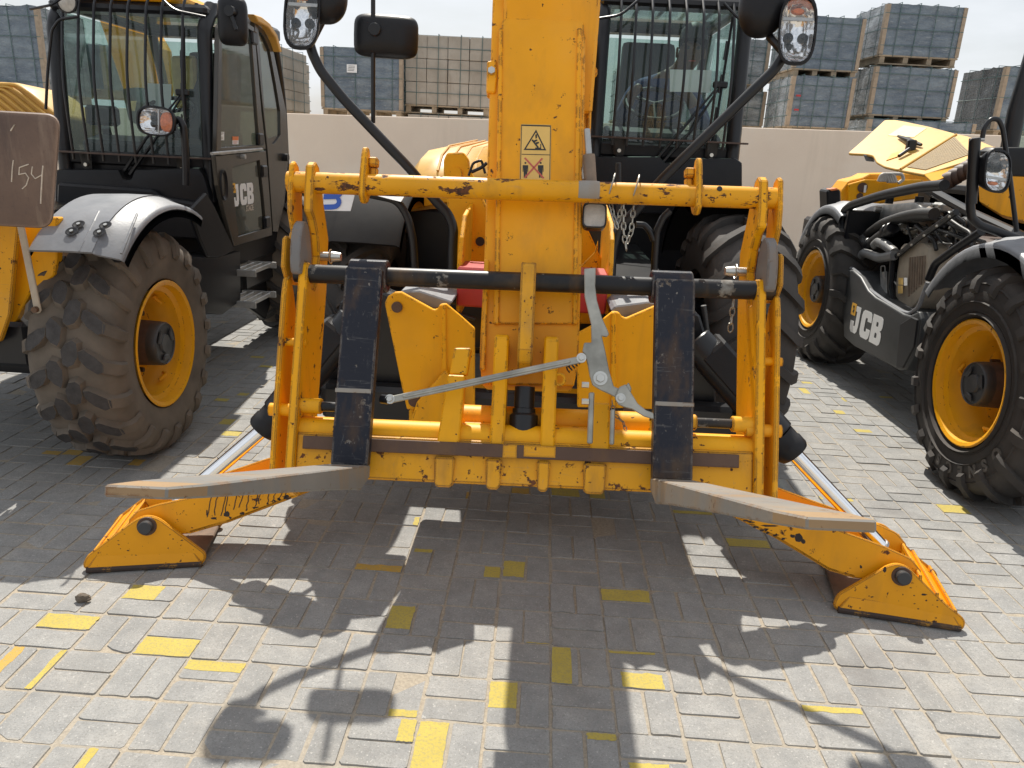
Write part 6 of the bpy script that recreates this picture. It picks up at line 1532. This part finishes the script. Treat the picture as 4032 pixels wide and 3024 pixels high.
e1 = V((0, -1, 0.02)).normalized(); maker_mark(onx(1834, 714, Xp - .001), e1, V((0, .0, 1)), .205, TR, wid=.86, gap=.06)
# engine bay frame: thick black arch around the opening
MB().tube(arc_pts(PX([(1826, 582), (1819, 480), (1824, 456), (1840, 443), (1904, 422), (1990, 404), (2040, 400)], Xp + .02), 5, .35), .034, 12).build('bay_frame', bk, TR)
MB().tube(arc_pts(PX([(2006, 604), (2020, 570), (2060, 540), (2120, 500)], Xp + .02), 4, .3), .024, 10).build('bay_frame', bk, TR)
EB = bpy.data.objects.new('engine', None); COL.objects.link(EB); EB.parent = TR; EB.location = V((2.6, 3.0, 1.1)) - TR.location
MB().bb((3.0, 1.9, .55), (3.1, 4.2, 1.5)).build('bay_wall', bm_, TR, bevel=.01); yw_ = onx(1822, 520, Xp).y; MB().bb((Xp + .005, yw_, .62), (3.1, yw_ + .06, onx(1826, 452, Xp).z)).build('bay_wall', bm_, TR, bevel=.01); MB().bb((2.4, 1.9, .5), (3.1, 3.8, .58)).build('bay_floor', bm_, TR, bevel=.01)
MB().bb((2.7, 2.3, .75), (3.0, 3.4, 1.25)).build('engine_block', MT['hubrust'], EB, bevel=.03)
q = MB(); q.prism(round_poly(PX([(1872, 482), (1874, 455), (1888, 444), (1976, 436), (1990, 446), (1986, 474), (1900, 488)], 2.55), .04, 4), V((.25, 0, 0))); q.build('coolant_tank', MT['silver'], EB, bevel=.02, seg=2)
c = onx(1903, 452, 2.54); MB().cyl(c, c + V((-.05, 0, 0)), .022, 14).build('tank_cap', MT['silver'], EB); c = onx(1920, 440, 2.6); MB().cyl(c, c + V((0, 0, .05)), .03, 14).build('tank_cap', bk, EB); c = onx(1984, 440, 2.6); MB().cyl(c, c + V((0, 0, .05)), .03, 14).build('tank_cap', bk, EB)
pipe('air_hose', PX([(2018, 462), (1985, 462), (1950, 469), (1906, 484), (1874, 508), (1864, 530), (1874, 548)], 2.46), .040, MT['hose'], EB, seg=14, rr=.4)
pipe('air_hose', PX([(1866, 515), (1876, 532), (1900, 512), (1926, 496)], 2.44), .042, MT['hose'], EB, seg=14, rr=.4)
for x, y in ((1916, 500), (1926, 496), (1880, 528)):
    c = onx(x, y, 2.44); MB().cyl(c + V((0, .02, -.015)), c + V((0, -.02, .015)), .050, 14).build('hose_clamp', MT['blackm'], EB, bevel=.004)
pipe('coolant_pipe', PX([(1932, 546), (1914, 530), (1898, 522), (1890, 530)], 2.42), .036, simple('grey_pipe', (.16, .165, .17), .4, dust=.3), EB, seg=14)
pipe('coolant_pipe', PX([(1855, 562), (1866, 546), (1880, 550), (1900, 558), (1932, 552)], 2.40), .034, bpy.data.materials['grey_pipe'], EB, seg=14)
pipe('wire_loom', PX([(1940, 470), (1980, 478), (2030, 470), (2080, 500)], 2.5), .012, MT['hose'], EB); pipe('wire_loom', PX([(1950, 500), (1990, 490), (2040, 500), (2090, 520)], 2.5), .010, MT['hose'], EB)
MB().tube(PX([(1929, 560), (1985, 515), (2066, 458)], 2.42), .020, 8).build('bay_brace', bm_, EB); MB().tube(PX([(1929, 558), (1924, 620), (1932, 660)], 2.42), .020, 8).build('bay_brace', bm_, EB)
for t in (0.1, .3, .5, .7, .9):
    c = onx(lerp(1929, 2066, t), lerp(560, 458, t), 2.395); MB().cyl(c, c - X * .01, .008, 6).build('brace_bolt', MT['bolt'], EB)
# oil cooler: cream box with brown fins
Xo = 2.44
plate('cooler', PX([(1944, 534), (1952, 526), (1994, 524), (2006, 534), (2004, 600), (1988, 640), (1960, 676), (1932, 640), (1936, 590)], Xo), (.2, 0, 0), MT['cream'], EB, bevel=.02, seg=2)
for k in range(7):
    x = 1966 + 5.4 * k; MB().tube(PX([(x, 556 - k * .6), (x - 3, 640 - k * 5)], Xo - .004), .008, 4).build('cooler_fin', MT['brown'], EB)
for x0, x1, y0, y1, m in ((1941, 1951, 600, 615, 'sticker'), (1940, 1950, 617, 634, 'sticker'), (1953, 1960, 600, 617, 'white'), (1836, 1850, 560, 577, 'sticker')):
    MB().prism(PX([(x0, y0), (x1, y0), (x1, y1), (x0, y1)], Xo - .022 if x0 > 1900 else 2.47), V((-.001, 0, 0))).build('bay_sticker', MT[m], EB)
MB().prism(PX([(1901, 588), (1914, 586), (1915, 640), (1903, 646)], 2.42), V((.01, 0, 0))).build('latch_strap', MT['silver'], EB, bevel=.003); MB().tube(arc_pts(PX([(1903, 600), (1903, 575), (1912, 574), (1912, 600)], 2.415), 3, .3), .005, 6).build('latch_loop', MT['silver'], EB)
for x, y, r in ((2030, 470, .08), (2066, 476, .06), (2098, 500, .09), (2044, 500, .05)):
    c = onx(x, y, 2.62); MB().lathe(c, -X, [(0, r), (.06, r), (.07, r * .9), (.06, r * .5), (.075, r * .35), (.075, 0)], 22).build('pulley', MT['blackm'], EB, recalc=False)
for k in range(6): MB().bb((2.5, 1.75 + .1 * k, 1.02), (2.62, 1.81 + .1 * k, 1.12)).build('battery_cell', bk, EB, bevel=.01)
pipe('yellow_lead', PX([(2094, 476), (2130, 490), (2180, 508), (2212, 512)], 2.55), .006, MT['cream'], EB)
rq = random.Random(5)
for (x, y, sx_, sz_, m) in ((2052, 512, .16, .07, 'hose'), (2074, 498, .12, .05, 'silver'), (2018, 458, .10, .07, 'brown'), (2036, 448, .14, .06, 'silver'), (2000, 500, .10, .06, 'hubrust'), (1990, 515, .08, .08, 'silver'), (1966, 500, .07, .05, 'zinc'), (2088, 520, .10, .05, 'hose'), (2040, 530, .07, .07, 'silver'), (1950, 490, .05, .06, 'zinc')):
    c = onx(x, y, 2.52 + rq.uniform(0, .08)); MB().box(c, (.08, sx_, sz_)).build('engine_part', MT[m], EB, bevel=.012)
    for k in range(2): MB().cyl(c + V((-.04, sx_ * (.3 - .6 * k), .01)), c + V((-.055, sx_ * (.3 - .6 * k), .01)), .010, 6).build('engine_bolt', MT['bolt'], EB)
for k in range(7):
    x0, y0 = 1960 + 18 * k, 470 + rq.uniform(-12, 20)
    pipe('wire_loom', PX([(x0, y0), (x0 + rq.uniform(5, 30), y0 + rq.uniform(15, 40)), (x0 + rq.uniform(0, 50), y0 + rq.uniform(30, 60)), (x0 + rq.uniform(20, 60), y0 + rq.uniform(50, 70))], 2.47 + rq.uniform(0, .08)), rq.uniform(.006, .014), MT['hose'], EB, rr=.45)
MB().lathe(onx(2012, 470, 2.56), V((0, -1, .1)), [(-.08, .02), (-.07, .06), (-.02, .075), (.03, .06), (.05, .04), (.10, .036), (.10, 0)], 20).build('turbo', MT['brown'], EB, recalc=False)
MB().tube(PX([(1992, 402), (2100, 462), (2230, 522)], 2.50), .03, 8).build('bay_rail', bm_, EB)
# boom lying beyond the engine bay, with lamp box and cables
RB = plate('boom', PY([(1818, 412), (1834, 391), (1864, 384), (1880, 376), (1990, 374), (2030, 396), (2060, 420), (1904, 440), (1832, 462), (1820, 450)], 4.9), (0, .3, 0), MT['yellow_boom'], TR, bevel=.01)
plate('boom_web', PY([(1834, 398), (1870, 388), (1990, 388), (2010, 398), (1950, 414), (1904, 428), (1834, 452)], 4.86), (0, .05, 0), MT['yellow'], TR, bevel=.006)
for x, y, r in ((1863, 405, .045), (1857, 424, .03)):
    c = ony(x, y, 4.858); MB().cyl(c, c - Y * .006, r, 18).build('boom_hole', MT['rust'], TR)
plate('boom_label', PY([(1867, 400), (1872, 400), (1870, 416), (1865, 416)], 4.85), (0, -.003, 0), MT['white'], TR, bevel=0)
for k in range(4):
    pipe('cable_coil', PY([(1898 + 4 * k, 392), (1904 + 4 * k, 378), (1914 + 5 * k, 376), (1920 + 5 * k, 394)], 4.8), .018, MT['greywire'], TR, rr=.45)
pipe('cable_coil', PY([(1926, 376), (1948, 376), (1952, 388), (1940, 396)], 4.8), .015, MT['greywire'], TR)
plate('lamp_box', PY([(1786, 412), (1800, 407), (1816, 410), (1819, 474), (1788, 472)], 4.4), (0, .2, 0), bk, TR, bevel=.012)
plate('lamp_box_lens', PY([(1792, 409), (1808, 406), (1812, 410), (1796, 413)], 4.39), (0, .1, 0), MT['orange'], TR, bevel=.004)
# open bonnet: lit top skin folded into a ribbed side
def bp(x, y, yy): return ony(x, y, yy)
pa, pb, pc = bp(1831, 331, 4.15), bp(1911, 259, 4.75), bp(2066, 289, 3.9)
n1 = (pb - pa).cross(pc - pa).normalized(); n1 = n1 if n1.dot(CAM - pa) > 0 else -n1
A1 = lambda x, y, l=0.0: onp(x, y, pa + n1 * l, n1)
pd_ = A1(1941, 367); pe = bp(2014, 394, pd_.y - .42)
n2 = (pc - pd_).cross(pe - pd_).normalized(); n2 = n2 if n2.dot(CAM - pd_) > 0 else -n2
A2 = lambda x, y, l=0.0: onp(x, y, pd_ + n2 * l, n2)
BO = MB().prism(round_poly([A1(*p) for p in ((1831, 331), (1870, 297), (1911, 259), (1935, 259), (1958, 263), (2010, 274), (2066, 289), (1941, 367), (1911, 360), (1893, 350), (1886, 336), (1872, 333))], .03, 3), n1 * -.02).build('bonnet', MT['bonnet'], TR, bevel=.005)
MB().prism([A2(*p) for p in ((1941, 367), (2066, 289), (2090, 294), (2112, 302), (2150, 318), (2096, 346), (1996, 377))], n2 * -.02).build('bonnet_side', MT['bonnet'], BO, bevel=.005)
q0, q1 = A2(1996, 377), A2(2150, 316)
MB().prism([q0, q1, bp(2150, 340, q1.y - .12), bp(2102, 359, lerp(q0.y, q1.y, .65) - .12), bp(2014, 394, q0.y - .12)], V((.01, .02, -.01))).build('bonnet_lip', MT['yellow_clean'], BO, bevel=.004)
MB().tube([A2(1945, 365, .006), A2(2066, 290, .006)], .008, 6).build('bonnet_crease', MT['bonnet'], BO)
gm = simple('bonnet_mesh_grille', (.34, .25, .13), .7, var=.2, scale=60, bmp=.3)
def bon(a, b, c, d, s, t): return lerp(lerp(a, b, s), lerp(d, c, s), t)
g4 = [A2(1960, 362), A2(2000, 368), A2(2098, 334), A2(2062, 297)]
nn = (g4[1] - g4[0]).cross(g4[3] - g4[0]).normalized(); nn = nn if nn.dot(CAM - g4[0]) > 0 else -nn
for k in range(16):
    s0, s1 = k / 16, (k + .62) / 16
    MB().prism([bon(*g4, s0, 0) + nn * .001, bon(*g4, s1, 0) + nn * .001, bon(*g4, s1, 1) + nn * .001, bon(*g4, s0, 1) + nn * .001], nn * .005).build('grille_slat', gm, BO)
plate('bonnet_label', [A1(1918, 293, .001), A1(1952, 271, .001), A1(2002, 277, .001), A1(1974, 297, .001)], n1 * .002, simple('pale_yellow_label', (.60, .44, .17), .5), BO, bevel=0)
MB().tube([A1(1940, 294, .02), A1(1962, 303, .03), A1(1990, 313, .02)], [.010, .022, .012], 8).build('latch', bm_, BO); MB().box(A1(1968, 315, .03), (.07, .05, .09)).build('latch_body', bm_, BO, bevel=.01); MB().tube([A1(1964, 322, .03), A1(1942, 337, .02)], .014, 8).build('latch_arm', bm_, BO)
plate('latch_recess', [A1(1914, 348, .001), A1(1926, 333, .001), A1(1952, 326, .001), A1(1944, 338, .001)], n1 * .006, MT['yellow_clean'], BO, bevel=.002)
plate('bonnet_flap', PY([(1866, 334), (1888, 336), (1890, 350), (1872, 348)], 4.0), (0, .02, 0), MT['fender'], BO, bevel=.006)
# yellow cowl, dark tank and cab at the right edge
plate('body_cowl', PX([(2110, 390), (2150, 372), (2260, 372), (2260, 500), (2160, 470), (2112, 440)], 2.75), (.4, 0, 0), MT['yellow_boom'], TR, bevel=.02)
for k in range(5):
    c = bp(2040 + 13 * k, 392 - 8 * k, 3.2); MB().lathe(c, V((.6, -.6, .3)), [(0, .055), (.03, .062), (.06, .055), (.02, .045)], 16).build('exhaust_ring', MT['hubrust'], EB, recalc=False)
plate('mirror_back', PY([(2136, 326), (2150, 318), (2260, 318), (2260, 384), (2150, 380), (2138, 362)], 2.0), (0, .12, 0), bk, TR, bevel=.02, seg=2)
CB = bpy.data.objects.new('cab', None); COL.objects.link(CB); CB.parent = TR; CB.location = V((3.3, 2.3, 1.5)) - TR.location
MB().tube(PY([(2180, 322), (2196, 240), (2226, 140), (2250, 60)], 2.4), .05, 12).build('pillar', bm_, CB)
MB().prism(PY([(2190, 322), (2206, 240), (2236, 140), (2260, 60), (2400, 60), (2400, 322)], 2.42), V((0, .006, 0))).build('windscreen', MT['glass'], CB)
MB().bb((3.0, 2.5, .7), (4.2, 4.0, 1.55)).build('cab_base', bk, CB, bevel=.03)
MB().bb((2.75, 2.2, .6), (4.1, 6.2, 1.1)).build('main_frame', bm_, TR, bevel=.03)
wheel('wheel', V((4.35, 1.40, .605)), V((1, 0, 0)), .62, .43, 'lug', TR, TYR, rim_r=.325, n=19, seed=9)
# lamp arm, hoop and lamp
Yr = 1.62
pipe('lamp_arm', PY([(2280, 540), (2212, 520), (2116, 487), (2098, 470), (2096, 440), (2106, 330), (2107, 298)], Yr), .022, bm_, TR, seg=14, rr=.35)
MB().tube(PY([(2098, 440), (2106, 300)], Yr), .027, 14).build('lamp_post', bm_, TR)
pipe('hand_hoop', PY([(2121, 302), (2126, 276), (2140, 257), (2156, 257), (2166, 276), (2172, 320), (2182, 386), (2196, 500)], Yr + .05), .012, bm_, TR, seg=10, rr=.45)
for y in (302, 340, 390): MB().cyl(ony(2094, y, Yr), ony(2126, y, Yr), .008, 8).build('arm_clamp', MT['silver'], TR)
headlamp('headlamp', ony(2152, 370, Yr - .04), V((-1, -.25, .10)).normalized(), V((.10, -.05, -1)).normalized(), .150, .195, TR, depth=.10)
